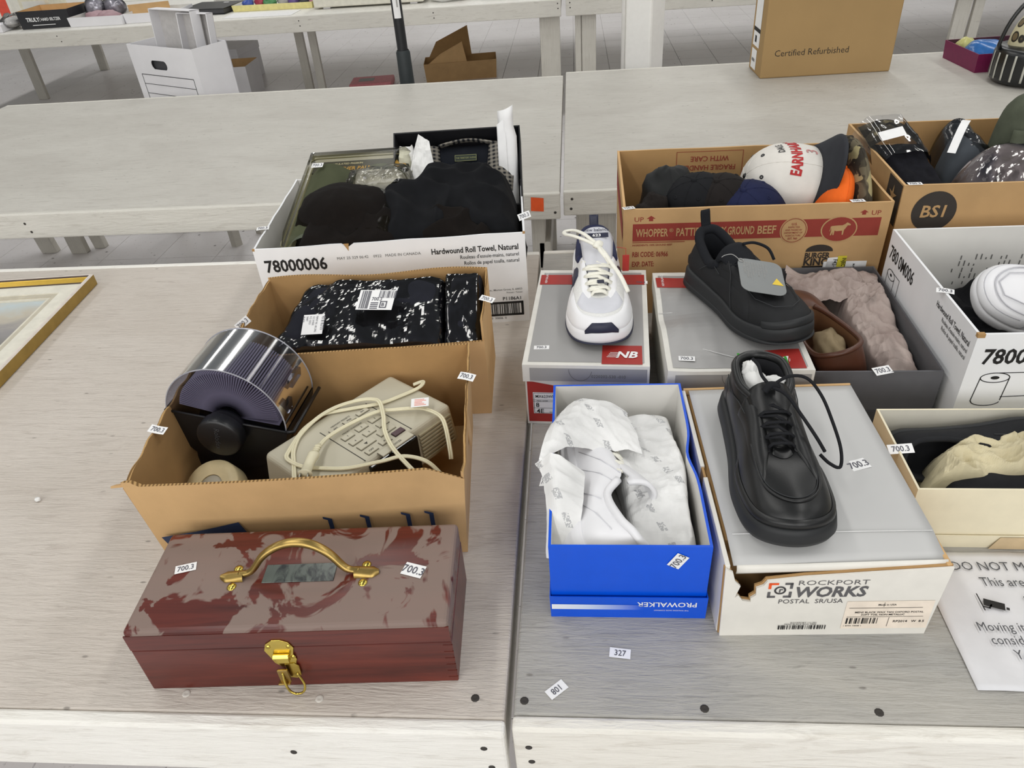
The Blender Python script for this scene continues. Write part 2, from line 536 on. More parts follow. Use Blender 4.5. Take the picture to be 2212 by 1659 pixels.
def T3(x, y, z=0):
    return Matrix.Translation((x, y, z))
def bars(mb, F, x, y, w, h, seed, mi=0, n=28):
    r = random.Random(seed); p = 0
    ws = [r.choice((1, 1, 2, 3)) for _ in range(n * 2)]
    tot = sum(ws)
    for i, k in enumerate(ws):
        ww = k / tot * w
        if i % 2 == 0:
            mb.add([F @ Vector(q) for q in ((x + p, y, 0), (x + p + ww, y, 0), (x + p + ww, y + h, 0), (x + p, y + h, 0))], [(0, 1, 2, 3)], mi)
        p += ww
def rect(mb, F, x0, x1, y0, y1, mi=0):
    mb.add([F @ Vector(q) for q in ((x0, y0, 0), (x1, y0, 0), (x1, y1, 0), (x0, y1, 0))], [(0, 1, 2, 3)], mi)
def outline(mb, F, pts, w, mi=0, closed=True):
    pts = [Vector((x, y)) for x, y in pts]
    n = len(pts)
    for i in range(n if closed else n - 1):
        a, b = pts[i], pts[(i + 1) % n]
        d = (b - a)
        if d.length < 1e-7: continue
        d.normalize(); o = Vector((-d.y, d.x)) * w / 2
        a2, b2 = a - d * w * .4, b + d * w * .4
        mb.add([F @ Vector((p.x, p.y, 0)) for p in (a2 - o, b2 - o, b2 + o, a2 + o)], [(0, 1, 2, 3)], mi)
def ell(cx, cy, rx, ry, n=28, a0=0, a1=2 * math.pi):
    return [(cx + rx * math.cos(a0 + (a1 - a0) * i / n), cy + ry * math.sin(a0 + (a1 - a0) * i / n)) for i in range(n)]
def poly(mb, F, pts, mi=0, z=0):
    mb.add([F @ Vector((x, y, z)) for x, y in pts], [tuple(range(len(pts)))], mi)

# ---- toolbox -------------------------------------------------------------
def wood_red(name, dusty):
    t = NT(name)
    g = t.noise(t.mapping((3, 40, 40)), 1.5, 6, .65, .4)
    c = t.ramp(g, [(.3, '#41150f'), (.5, '#5a2118'), (.72, '#6e2d21')])
    if dusty:
        v = t.mapping((7, 7, 7))
        d = t.noise(v, 1.9, 4, .55, 1.2)
        d2 = t.noise(t.mapping((26, 12, 20), rot=(0, 0, .7)), 1.0, 3, .6, .6)
        k = t.ramp(d, [(.44, 1.0), (.475, 0.0)])
        k2 = t.ramp(d2, [(.60, 0.0), (.65, .85)])
        mx = t.n('ShaderNodeMath', operation='MAXIMUM'); t.l(k, mx.inputs[0]); t.l(k2, mx.inputs[1])
        inv = t.n('ShaderNodeMath', operation='SUBTRACT'); inv.inputs[0].default_value = .86; t.l(mx.outputs[0], inv.inputs[1])
        inv.use_clamp = True
        c = t.mix(inv.outputs[0], c, '#86756c')
        t.col(c)
        return t.done(t.ramp(inv.outputs[0], [(0, .3), (.8, .62)]), 0, .5)
    t.col(c)
    return t.done(.34, 0, .5)
M['wood'] = wood_red('red_stained_wood', False)
M['wood_d'] = wood_red('dusty_red_stained_wood', True)
M['brass'] = plain('aged_brass', '#a98f55', .34, 1, .5, .15, 60)
M['brass_b'] = plain('bright_brass', '#cbb45a', .24, 1, .5, .08, 60)
tb = thing('wooden_toolbox', 'dusty red-stained wooden toolbox with brass handle and latch at the table edge', 'toolbox', (-.535, .502, TZ), R(2.9))
tw, td, th = .383, .156, .113
MB().box(0, tw, 0, td, .0, .078).ob('case', M['wood'], tb, bevel=.0015)
MB().box(0, tw, 0, td, .0792, th).ob('lid', M['wood_d'], tb, bevel=.006, seg=3)
MB().box(.0006, tw - .0006, -.0006, .001, .0795, th - .007).ob('lid_front', M['wood'], tb)
for k in range(6):    # finger joints
    z0 = .004 + k * .0125
    MB().box(tw - .011, tw + .0004, -.0004, .001, z0, z0 + .006).ob('finger_joint', M['wood'], tb)
h = MB()
hp = cat_rom([(.118, .077, .118), (.134, .078, .122), (.152, .084, .142), (.172, .089, .153), (.193, .091, .156), (.214, .089, .153), (.234, .084, .142), (.252, .078, .122), (.268, .077, .118)], 5, False)
n_ = len(hp)
h.tube(hp, [.0042 + .0022 * math.sin(math.pi * i / (n_ - 1)) for i in range(n_)], 12, flat=.8)
hd = h.ob('carry_handle', M['brass'], tb, True)
for xx, sg in ((.112, -1), (.274, 1)):
    q = MB(T3(xx, .077, th))
    q.grid(9, 7, lambda u, v: (sg * (-.012 + .030 * u), (.0085 if u < .75 else .0085 * (1 - (u - .75) * 2.6)) * math.cos(math.pi * v), .0006 + .0085 * math.sin(math.pi * v) * (1 - .55 * u)))
    ft = q.ob('handle_foot', M['brass'], hd, True)
    for yy in (-.015, .013):
        q = MB(T3(xx, .077 + yy, th + .0002)); q.lathe([(0, .0022), (.003, .0018), (.0055, .0008), (.0058, 0)], 12); q.ob('rivet', M['brass_b'], hd, True)
q = MB(); q.box(.148, .237, .066, .094, th, th + .0012)
def tape_mat():
    t = NT('embossed_label_tape')
    n1 = t.noise(t.mapping((60, 30, 30)), 1, 4, .6, 1)
    t.col(t.ramp(n1, [(.42, '#23282a'), (.55, '#5a625c')]))
    return t.done(.25)
q.ob('name_plate', tape_mat(), tb, bevel=.0004)
# latch
lp = MB(frame((.1795, -.0006, .062), (1, 0, 0), (0, 0, 1), 0))
lp.prism([(-.019, .012), (-.015, .024), (-.006, .031), (.004, .031), (.013, .026), (.017, .016), (.014, .004), (.016, -.006), (.013, -.016), (-.005, -.02), (-.012, -.012), (-.015, 0)], 0, .0016)
la = lp.ob('latch_plate', M['brass_b'], tb, bevel=.0006)
q = MB(frame((.1825, -.003, .036), (1, 0, 0), (0, 0, 1), 0)); q.prism([(-.004, .012), (.008, .014), (.013, .008), (.012, -.01), (.006, -.016), (-.002, -.014)], -.0016, .0002); q.ob('keeper_plate', M['brass_b'], la, bevel=.0005)
q = MB(frame((.1795, -.0022, .062), (1, 0, 0), (0, 0, 1), 0))
q.box(-.008, .008, -.008, .004, 0, .004); q.tube([(-.01, .004, .003), (.01, .004, .003)], .0035, 10); q.ob('hasp', M['brass_b'], la, bevel=.001)
q = MB(frame((.1755, -.0062, .032), (1, 0, 0), (0, 0, 1), 0)); q.box(-.006, .007, -.012, .012, 0, .003); q.box(-.009, .006, -.0135, -.011, 0, .006); q.ob('swing_catch', M['brass'], la, bevel=.001)
q = MB(); q.tube(cat_rom([(.176, -.009, .040), (.176, -.012, .024), (.180, -.015, .012), (.188, -.016, .007), (.197, -.015, .011), (.199, -.012, .022), (.193, -.008, .038)], 5, False), .0015, 8); q.ob('wire_loop', M['brass_b'], la, True)
for x, z in ((-.012, .02), (.012, .02), (-.008, -.004), (.013, .0)):
    q = MB(frame((.1795 + x, -.0022, .062 + z), (1, 0, 0), (0, 0, 1), 0)); q.lathe([(0, .0018), (.0022, .0012), (.003, 0)], 10); q.ob('rivet', M['brass_b'], la, True)
sticker(tb, (.043, .094, th), (.97, .25, 0), (-.2, 1, 0))
sticker(tb, (.334, .078, th), (.93, -.32, 0), (.32, .93, 0), w=.027, h=.019)

# ---- front cardboard box (rolodex + radio) -------------------------------
def rim1(k, s):
    if k == 0: return .006 * math.sin(s * 3.1) - .022 * max(0, s - .9) * 10 + (.008 if s < .05 else 0)
    if k == 1: return -.02 * math.exp(-((s - .08) / .1) ** 2) + .003 * math.sin(s * 40) + .016 * math.exp(-((s - .5) / .2) ** 2)
    if k == 3: return .002 * math.sin(s * 30)
    return .004 * math.sin(s * 3.2)
def bul1(k, s, v):
    return (-.012 if k == 0 else -.004) * math.sin(math.pi * s) * v * (1 if k != 2 else -.6)
c1 = thing('cardboard_box', 'torn open brown cardboard box holding the card file and clock radio', 'box', (-.590, .693, TZ), R(4.6))
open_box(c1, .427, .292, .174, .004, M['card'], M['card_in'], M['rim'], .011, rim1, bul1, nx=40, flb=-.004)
M['navy_ink'] = plain('navy_print', '#25324f', .6)
q = MB(); F = frame((0, -.0135, 0), (1, 0, 0), (0, 0, 1), 0)
poly(q, F, [(.03, .02), (.150, .02), (.123, .100), (.095, .094), (.06, .087), (.010, .080)])
for x in (.245, .296, .352, .384):
    poly(q, F, [(x, .03), (x + .006, .03), (x + .006, .096), (x - .006, .101), (x - .006, .097), (x, .094)])
    rect(q, F, x - .004, x + .02, .05, .058)
q.ob('printed_mark', M['navy_ink'], c1, fix=False)
q = MB(); q.prism([(0, 0), (.02, .002), (.034, .03), (.02, .05), (.004, .03)], 0, .003)
o = q.ob('torn_flap', M['card'], c1); o.location = (-.026, -.012, .174); o.rotation_euler = (R(-35), R(14), R(20))
q = MB(); q.prism([(0, 0), (.012, -.01), (.016, -.05), (.006, -.062), (0, -.04)], 0, .002)
o = q.ob('torn_flap', M['card'], c1); o.location = (.437, .10, .172); o.rotation_euler = (R(90), 0, R(80))
sticker(c1, (-.006, .105, .176), (.95, -.25, -.1), (.25, .95, .2), bend=.001)
sticker(c1, (.439, .17, .19), (.9, -.42, 0), (.42, .9, .3), bend=-.001)

# ---- rear cardboard box (bagged clothes) ---------------------------------
def rim2(k, s):
    if k == 2: return .004 * math.sin(s * 9) + .004
    if k == 0: return -.048 + .012 * (s - .3)
    return .001 * math.sin(s * 25)
c2 = thing('cardboard_box', 'brown cardboard box behind the card file, filled with bagged black clothes', 'box', (-.570, 1.034, TZ), R(2.6))
open_box(c2, .413, .186, .193, .004, M['card'], M['card_in'], M['rim'], 0, rim2, lambda k, s, v: -.003 * math.sin(math.pi * s) * v, nx=30)
sticker(c2, (.0, .03, .193), (.7, .5, .4), (-.3, .3, .8))
sticker(c2, (.418, .07, .194), (.9, -.4, -.1), (.4, .9, .2))

# ---- white roll towel boxes ----------------------------------------------
M['green'] = plain('green_print', '#3f9a3a', .6)
def towel_print(root, Wd, H, F, full=True):
    q = MB()
    q.text('78000006', .037, F @ T3(.016, H - .052), 0, .024, sx=.86)
    q.text('Hardwound Roll Towel, Natural', .0172, F @ T3(Wd - .014, H - .036), 0, .02, sx=.78, align='RIGHT')
    q.text("Rouleau d'essuie-mains, naturel", .0115, F @ T3(Wd - .014, H - .05), 0, .004, sx=.82, align='RIGHT')
    q.text('Rollos de papel toalla, natural', .0115, F @ T3(Wd - .014, H - .0635), 0, .004, sx=.82, align='RIGHT')
    # paper roll drawing
    cx, cy, s = .045, H - .078, .021
    outline(q, F, ell(cx, cy, s, s * .42), .0014)
    poly(q, F, ell(cx, cy, s * .3, s * .15))
    outline(q, F, [(cx - s, cy), (cx - s * 1.15, cy - .044)], .0014, closed=False)
    outline(q, F, [(cx + s, cy), (cx + s * .9, cy - .042)], .0014, closed=False)
    outline(q, F, ell(cx - s * .1, cy - .044, s, s * .42, 14, math.pi, 2 * math.pi), .0014, closed=False)
    outline(q, F, [(cx + .004, cy + .0088), (cx + .062, cy + .010)] + [(cx + .062 + (.003 if i % 2 else -.001), cy + .010 - .0055 * i) for i in range(9)] + [(cx + .018, cy - .036)], .0014, closed=False)
    q.ob('printed_lettering', M['ink'], root, fix=False)
    q = MB()
    if full:
        q.text('MAY 25 329 06:42    0922   MADE IN CANADA', .0085, F @ T3(.165, H - .034), 0, .0, sx=1.0)
    q.text('...00 Smith Ave., Morton Grove, IL 60053', .006, F @ T3(Wd - .012, H - .128), 0, .008, align='RIGHT')
    q.text('Printed / Taiwan', .005, F @ T3(Wd - .012, H - .135), 0, .008, align='RIGHT')
    q.ob('fine_print', M['ink_g'], root, fix=False)
    q = MB()
    q.text('P1186A1', .011, F @ T3(Wd - .014, H - .151), 0, .012, align='RIGHT')
    outline(q, F, [(Wd - .095, H - .186), (Wd - .014, H - .186), (Wd - .014, H - .157), (Wd - .095, H - .157)], .005)
    bars(q, F, Wd - .09, H - .185, .072, .027, 3)
    q.text('10  30006  0', .007, F @ T3(Wd - .085, H - .196))
    q.ob('barcode', M['ink'], root, fix=False)
    q = MB(); poly(q, F, [(.145, H - .11), (.20, H - .11), (.175, H - .075)]); q.ob('printed_mark', M['green'], root, fix=False)
def rimh(k, s):
    return -.0015 * abs(math.sin(s * 11)) - (.008 if k == 0 and .34 < s < .36 else 0)
hb = thing('carton', 'open white paper towel carton full of black clothes and a glove pack', 'box', (-.648, 1.333, TZ), R(4.3))
hW, hD, hH = .547, .395, .204
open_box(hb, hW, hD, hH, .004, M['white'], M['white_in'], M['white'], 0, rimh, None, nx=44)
towel_print(hb, hW, hH, fr())
for x in (0.0, hW - .004):
    MB().box(x - .0004, x + .0044, -.0004, .003, hH - .004, hH + .0004).ob('worn_corner', M['card_in'], hb)
q = MB(); q.prism([(-.006, 0), (.005, 0), (.002, -.016)], 0, .0005); o = q.ob('tear', M['card_in'], hb); o.location = (.19, -.0002, hH); o.rotation_euler = (R(90), 0, 0)
sticker(hb, (-.004, .10, hH + .002), (1, .1, 0), (-.1, 1, .1), bend=-.001)
sticker(hb, (hW + .001, .07, hH + .004), (1, .3, .2), (-.2, .5, .9), bend=-.001)

h2 = thing('carton', 'open white paper towel carton with a white sneaker inside at the right edge', 'box', (.584, .969, TZ), R(-.6))
open_box(h2, .547, .370, .199, .004, M['white'], M['white_in'], M['white'], 0, None, None, nx=30)
towel_print(h2, .547, .199, fr(), False)
F = frame((0, .370, 0), (0, -1, 0), (0, 0, 1))
q = MB()
q.text('780', .036, F @ T3(.012, .149), 0, .012, sx=.75); q.text('0M006', .036, F @ T3(.058, .149), 0, .012, sx=.72)
q.text('Right Choice', .03, F @ T3(.14, .025), 0, .008, sx=.8)
q.text('Hardwound Roll Towel, Natural', .0145, F @ T3(.356, .168), 0, .01, sx=.66, align='RIGHT')
q.text("Rouleau d'essuie-mains, naturel", .0105, F @ T3(.356, .156), 0, .004, sx=.72, align='RIGHT')
q.text('Rollos de papel toalla, natural', .0105, F @ T3(.356, .144), 0, .004, sx=.72, align='RIGHT')
cx, cy, s = .04, .124, .018
outline(q, F, ell(cx, cy, s, s * .5), .0013); poly(q, F, ell(cx, cy, s * .25, s * .15))
outline(q, F, [(cx - s, cy), (cx - s, cy - .05), (cx, cy - .06), (cx + s, cy - .05), (cx + s, cy)], .0013, closed=False)
outline(q, F, [(cx, cy + .008), (cx + .04, cy + .008), (cx + .04, cy - .055), (cx + .018, cy - .052)], .0013, closed=False)
q.ob('printed_lettering', M['ink'], h2, fix=False)
q = MB(); poly(q, F, [(.12, .06), (.14, .10), (.135, .03)]); q.ob('printed_mark', M['green'], h2, fix=False)
q = MB(); r5 = random.Random(5)
F = frame((0, .3655, 0), (1, 0, 0), (0, 0, 1))
F = frame((.547, .366, 0), (-1, 0, 0), (0, 0, 1))
F = frame((0, .366, 0), (1, 0, 0), (0, 0, 1))
for i in range(14):
    x = .12 + i * .009
    for j in range(9):
        if r5.random() < .62:
            y = .03 + j * .013; rect(q, F, x + .0006 * j, x + .0022 + .0006 * j, y, y + .004 + .008 * r5.random())
q.ob('ink_smudges', M['ink_g'], h2, fix=False)
MB().box(-.0006, .010, -.0006, .006, .193, .1995).ob('worn_corner', M['card_in'], h2)
sticker(h2, (.002, .13, .2), (.95, -.35, 0), (.35, .95, .1), bend=-.001)
# ---- silver-grey and red shoe boxes ---------------------------------------
M['silver'] = plain('silver_grey_board', '#a5a4a3', .42, .15, .5, .03, 8)
M['nbred'] = plain('red_print', '#a5312c', .5, 0, .4, .04)
M['offw'] = plain('off_white_board', '#dfddd6', .6, 0, .4, .04)
def nb_logo(q, F, s):
    """slanted speed-line monogram"""
    q.text('NB', s, F @ T3(.0, 0), 0, .03, 1.0, .25)
    for i in range(4):
        y = s * (.05 + i * .16)
        rect(q, F, -s * (.55 - i * .07), s * .18, y, y + s * .05)
def nb_box(label, loc, rz, Wd, Dp, H, crushed):
    t = thing('shoe_box', label, 'shoe box', loc, rz)
    g = Dp - .0008
    MB().box(.003, Wd - .003, .003, Dp - .003, 0, H - .032).ob('box_body', M['offw'], t, bevel=.001)
    lid = MB()
    nx, ny = (18, 24) if crushed else (2, 2)
    def dz(x, y):
        if not crushed: return 0
        return -.004 * math.sin(y / Dp * 9) * math.sin(math.pi * x / Wd) - .012 * math.exp(-((y / Dp - .55) / .12) ** 2) * (1 - x / Wd) + .002 * crumple(x, y, 5, 5, 4, 12)
    lid.grid(nx, ny, lambda u, v: (u * Wd, v * Dp, H + dz(u * Wd, v * Dp)))
    for (f, n) in ((lambda u, v: (u * Wd, 0, H - .034 * v + (1 - v) * dz(u * Wd, 0)), nx), (lambda u, v: (u * Wd, Dp, H - .034 * v + (1 - v) * dz(u * Wd, Dp)), nx),
                   (lambda u, v: (0, u * Dp, H - .034 * v + (1 - v) * dz(0, u * Dp)), ny), (lambda u, v: (Wd, u * Dp, H - .034 * v + (1 - v) * dz(Wd, u * Dp)), ny)):
        lid.grid(max(n, 2), 4, f)
    lo = lid.ob('lid', M['offw'], t)
    bm = bmesh.new(); bm.from_mesh(lo.data); bmesh.ops.remove_doubles(bm, verts=bm.verts, dist=1e-5)
    bmesh.ops.recalc_face_normals(bm, faces=bm.faces); bm.to_mesh(lo.data); bm.free()
    def sheet(name, x0, x1, y0, y1, m, off=.0007):
        MB().grid(nx, ny, lambda u, v: (x0 + u * (x1 - x0), y0 + v * (y1 - y0), H + off + dz(x0 + u * (x1 - x0), y0 + v * (y1 - y0)))).ob(name, m, lo, fix=False)
    e = .009
    sheet('lid_print', e, Wd - e, e, Dp - e - .004, M['silver'])
    sheet('red_band', .004, Wd - .004, Dp - .062, Dp - .022, M['nbred'], .0011)
    sheet('red_square', Wd - .078, Wd - .012, .004, .060, M['nbred'], .0011)
    F = frame((Wd - .056, .022, H + dz(Wd - .05, .03)), (1, 0, 0), (0, 1, 0), .0022)
    q = MB(); nb_logo(q, F, .026); q.ob('printed_logo', M['paper'], lo, fix=False)
    F = frame((.018, Dp - .058, H + dz(.018, Dp - .05)), (0, 1, 0), (-1, 0, 0), .002)
    q = MB(); q.text('NEW BALANCE', .0065, F); q.ob('printed_lettering', M['paper'], lo, fix=False)
    # front end: grey band, red swoop, size label
    F = frame((0, .003, 0), (1, 0, 0), (0, 0, 1), .0004)
    FL = frame((0, 0, 0), (1, 0, 0), (0, 0, 1), .0004)
    q = MB(); rect(q, FL, .012, Wd - .004, H - .032, H - .006); q.ob('end_print', M['silver'], lo, fix=False)
    q = MB(); poly(q, F, [(.006, .006), (Wd - .006, .006), (Wd - .006, H - .052), (.11, H - .055), (.05, H - .043), (.006, H - .034)]); q.ob('end_print', M['nbred'], t, fix=False)
    q = MB(); rect(q, frame((0, .003, 0), (1, 0, 0), (0, 0, 1), .0009), .015, .10, .024, H - .058, 0)
    F2 = frame((0, .003, 0), (1, 0, 0), (0, 0, 1), .0013)
    y1 = H - .058
    q.text('MX623WN2', .0085, F2 @ T3(.019, y1 - .011), 1, .012, sx=.85)
    q.text('8', .013, F2 @ T3(.019, y1 - .031), 1, .012); q.text('USA  7.5 UK  41.5 EU', .004, F2 @ T3(.05, y1 - .028), 1)
    q.text('4E', .013, F2 @ T3(.02, y1 - .045 + .001), 1, .012); q.text('WIDTH   X LARGE', .004, F2 @ T3(.042, y1 - .043), 1)
    for yy in (y1 - .016, y1 - .0195, y1 - .0335):
        rect(q, F2, .015, .10, yy, yy + .0006, 1)
    outline(q, F2, [(.0165, .0255), (.098, .0255), (.098, y1 - .0015), (.0165, y1 - .0015)], .0007, 1)
    q.text('MENS  SHOES', .0032, F2 @ T3(.021, y1 - .0188), 1)
    q.ob('size_label', [M['paper'], M['ink']], t, fix=False)
    q = MB(); q.text('0220202-530 -010', .0085, frame((Wd - .095, 0, H - .024), (1, 0, 0), (0, 0, 1), .0009), 0, .0, sx=.9)
    outline(q, frame((0, 0, 0), (1, 0, 0), (0, 0, 1), .0009), ell(Wd * .46, H - .008, .019, .022, 20, math.pi, 2 * math.pi), .0007, closed=False)
    q.ob('stamped_code', M['ink_g'], lo, fix=False)
    return t, lo
nb1, l1 = nb_box('silver and red shoe box under the white running shoe', (-.094, 1.019, TZ), R(-3.5), .209, .338, .127, False)
sticker(nb1, (.028, .052, .127), (1, .06, 0), (-.06, 1, 0), w=.026, h=.0115)
sticker(nb1, (.198, .285, .1272), (1, 0, 0), (0, 1, 0), w=.026, h=.0115)
nb2, l2 = nb_box('creased silver and red shoe box under the black work shoe', (.140, .980, TZ), R(-.9), .225, .335, .134, True)
sticker(nb2, (.033, .036, .1345), (1, -.08, 0), (.08, 1, 0))
M['pearl'] = plain('white_crease_line', '#dcdcdc', .4)
q = MB()
q.tube([(.001, .160, .1235), (.05, .158, .1265), (.11, .155, .130)], .0022, 6, flat=.3)
q.tube([(.001, .195, .1262), (.05, .196, .1285), (.11, .199, .132)], .0009, 6, flat=.3)
q.tube([(.012, .105, .1305), (.06, .07, .1320), (.12, .035, .1335)], .0007, 6, flat=.3)
q.ob('crease', M['pearl'], l2, True)
q = MB(T3(.158, .020, .1372)); q.box(-.012, .026, -.004, .014, 0, .0003, 0); bars(q, T3(0, 0, .0006), -.008, -.002, .028, .011, 8, 1, 14)
o = q.ob('green_edged_label', [M['paper'], M['ink']], l2, fix=False)
MB().box(.184, .188, .015, .036, .1372, .1377).ob('green_edge', M['green'], l2)
MB().box(.113, .117, .022, .046, .1372, .1377).ob('green_edge', M['green'], l2)

# ---- grey open shoe box ----------------------------------------------------
M['dgrey'] = plain('charcoal_board', '#5b5b5f', .6, 0, .4, .05)
M['dgrey_in'] = plain('charcoal_board_inside', '#6a696b', .7, 0, .3, .05)
gb = thing('shoe_box', 'open charcoal grey shoe box with brown shoe and pinkish tissue', 'shoe box', (.376, 1.010, TZ), R(-1.2))
gW, gD, gH = .198, .362, .108
open_box(gb, gW, gD, gH, .003, M['dgrey'], M['dgrey_in'], M['dgrey'], .0, None, None, nx=4)
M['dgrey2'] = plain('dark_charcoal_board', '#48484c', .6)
open_box(gb, gW + .0, gD, .03, .0008, M['dgrey2'], M['dgrey2'], M['dgrey2'], .0022, None, None, nx=2, nz=2, name='lid_underneath', bottom=False)
sticker(gb, (.105, .002, gH + .0005), (.95, .30, 0), (-.3, .95, .25), w=.03, h=.0165)

# ---- blue shoe box ---------------------------------------------------------
M['blue'] = plain('bright_blue_board', '#0054da', .34, 0, .5, .03)
bb = thing('shoe_box', 'open bright blue shoe box with a white shoe in printed tissue', 'shoe box', (-.040, .6215, TZ), R(-.1))
bW, bD, bH = .195, .333, .130
ps = open_box(bb, bW, bD, bH, .0035, M['blue'], M['white_in'], M['blue'], .001, None, lambda k, s, v: .008 * math.exp(-((s - .5) / .1) ** 2) * v if k == 1 else 0, nx=30)
ps[0].location.z = 0
open_box(bb, bW + .003, bD + .003, .041, .0012, M['blue'], M['blue'], M['blue'], .0008, None, None, nx=2, nz=2, name='lid_underneath', bottom=False)
for o in bb.children:
    if o.name.startswith('lid_underneath'):
        o.location = (-.0015, -.0045, 0)
q = MB(); F = frame((-.0015, -.0045, 0), (1, 0, 0), (0, 0, 1), .0010)
q.text('PROWALKER', .0125, F @ Matrix.Rotation(math.pi, 4, 'Z') @ T3(-.186, -.032), 0, .012, sx=1.02)
q.text('THE WALKING SHOE COMPANY', .003, F @ Matrix.Rotation(math.pi, 4, 'Z') @ T3(-.176, -.0345 + .017), 0)
q.ob('printed_lettering', M['paper'], bb, fix=False)
def fade_mat():
    t = NT('white_to_blue_fade')
    s = t.n('ShaderNodeSeparateXYZ'); t.l(t.co.outputs['Object'], s.inputs[0])
    t.col(t.ramp(s.outputs[0], [(.0, '#f2f4f8'), (.045, '#cfdcf4'), (.115, '#0054da')]))
    return t.done(.35)
q = MB(); rect(q, F, .0015, .12, .017, .0265); q.ob('printed_stripe', fade_mat(), bb, fix=False)
sticker(bb, (.156, -.0012, .106), (.55, 0, .95), (-.95, 0, .55), w=.024, h=.0165)
sticker(bb, (-.006, .118, bH - .004), (.6, -.5, .5), (.3, .7, .5))

# ---- work shoe box ---------------------------------------------------------
M['rp_lid'] = plain('pale_grey_lid_board', '#c3c3c2', .5, 0, .4, .03, 6)
M['rp_end'] = plain('warm_white_board', '#e6e3db', .55, 0, .4, .03)
rb = thing('shoe_box', 'battered pale grey shoe box with torn corner under the black lace-up shoe', 'shoe box', (.170, .600, TZ), R(1.6))
rW, rD, rH = .252, .346, .121
MB().box(.004, rW - .004, .045, rD - .004, 0, rH - .006).ob('box_body', M['card_in'], rb)
# raised hinged lid panel with folded front strip
def lz(x, y):
    return rH + .0015 + .003 * math.sin(math.pi * x / rW) * math.sin(math.pi * y / rD) - (.006 * (1 - y / .045) if y < .045 else 0)
q = MB(); q.grid(16, 24, lambda u, v: (.008 + u * (rW - .008), .004 + v * (rD - .006), lz(u * rW, v * rD)))
rl = q.ob('lid_panel', M['rp_lid'], rb, True, solid=.0025)
q = MB(); q.grid(16, 4, lambda u, v: (.012 + u * (rW - .012), .004 - .003 * math.sin(v * 3) , rH - .004 - .014 * v + .004 * u)); q.ob('lid_lip', M['rp_end'], rb, True, solid=.0015)
q = MB(); q.tube([(.014, .0455, rH + .0042), (.13, .0455, rH + .0052), (rW - .002, .0455, rH + .0042)], .0008, 6, flat=.5); q.ob('crease', plain('lid_crease', '#e3e3e2', .5), rl, True)
# left outer wall rim, with a broken notch
q = MB(); q.box(-.003, .003, -.002, .150, 0, rH + .002); q.box(-.003, .003, .172, rD, 0, rH + .002); q.box(-.001, .001, .150, .172, 0, rH - .001)
q.ob('side_panel', M['rp_end'], rb, bevel=.001)
MB().box(-.0015, .0018, .150, .172, rH - .03, rH - .0005).ob('torn_edge', M['card_in'], rb)
MB().box(rW - .003, rW + .003, -.002, rD, 0, rH - .002).ob('side_panel', M['card'], rb, bevel=.001)
MB().box(0, rW, rD - .001, rD + .003, 0, rH + .004).ob('side_panel', M['card'], rb, bevel=.001)
# front end panel, torn at the upper left
fp = [(.0, 0), (rW - .003, 0), (rW + .004, rH - .004), (.17, rH - .010), (.09, rH - .016), (.048, rH - .022), (.044, rH - .030), (.036, rH - .034), (.037, rH - .046), (.031, rH - .052), (.032, rH - .058), (.022, rH - .056), (.016, rH - .046), (.012, rH - .05), (.017, rH - .03), (.010, rH - .022), (.006, rH - .006), (-.003, rH)]
q = MB(frame((0, -.006, 0), (1, 0, 0), (0, .03, 1), 0)); q.prism(fp, 0, .003); re_ = q.ob('end_panel', M['rp_end'], rb)
q = MB(frame((0, -.0055, 0), (1, 0, 0), (0, .03, 1), 0)); q.prism([(x - .0015 if x < .06 else x, y + .0015) for x, y in fp], -.0028, 0); q.ob('end_panel_backing', M['card_in'], rb)
F = frame((0, -.009, 0), (1, 0, 0), (0, .03, 1), .0006)
q = MB()
q.text('ROCKPORT', .0115, F @ T3(.083, .092), 0, -.006, sx=1.35)
q.text('WORKS', .0245, F @ T3(.081, .0715), 0, .03, sx=.95, shear=.15)
q.text('POSTAL  SR/USA', .0105, F @ T3(.064, .060), 0, .002, sx=1.0)
c_, k_ = (.064, .0835), .0125
outline(q, F, ell(c_[0], c_[1], .0058, .0058), .0022); q.text('r', .012, F @ T3(c_[0] - .0016, c_[1] - .0035), 0, .03)
for sx_, sy_ in ((1, 1), (1, -1), (-1, -1)):
    outline(q, F, [(c_[0] + sx_ * k_, c_[1] + sy_ * .004), (c_[0] + sx_ * k_, c_[1] + sy_ * k_ * .9), (c_[0] + sx_ * .006, c_[1] + sy_ * k_ * .9)], .0034, closed=False)
q.ob('printed_logo', M['ink_g2'] if 'ink_g2' in M else plain('dark_grey_ink', '#5b5a5c', .6), rb, fix=False)
q = MB(); outline(q, F, [(c_[0] - k_, c_[1] + .004), (c_[0] - k_, c_[1] + k_ * .9), (c_[0] - .004, c_[1] + k_ * .9)], .0034, closed=False); q.ob('printed_mark', M['orange'], rb, fix=False)
q = MB(); rect(q, F, .146, .248, .012, .062); q.ob('label', plain('cream_label', '#f1e4d4', .6), rb, fix=False)
F = frame((0, -.009, 0), (1, 0, 0), (0, .03, 1), .0011)
q = MB()
bars(q, F, .150, .0215, .038, .0105, 11, 0, 16); q.text('1 8794 10048 1', .0035, F @ T3(.148, .0165))
q.text('MENS BLACK WAX TAN OXFORD POSTAL', .0042, F @ T3(.158, .041), 0, .01); q.text('SOFT TOE, NON-METALLIC', .0042, F @ T3(.166, .0365), 0, .01)
rect(q, F, .15, .236, .050, .0506); rect(q, F, .15, .240, .0338, .0343); rect(q, F, .200, .2005, .016, .033)
rect(q, F, .19, .1904, .052, .060); q.text('Made in USA', .004, F @ T3(.183, .0545), 0, .01)
q.text('RP2014   W  8.5', .0055, F @ T3(.206, .0235), 0, .01)
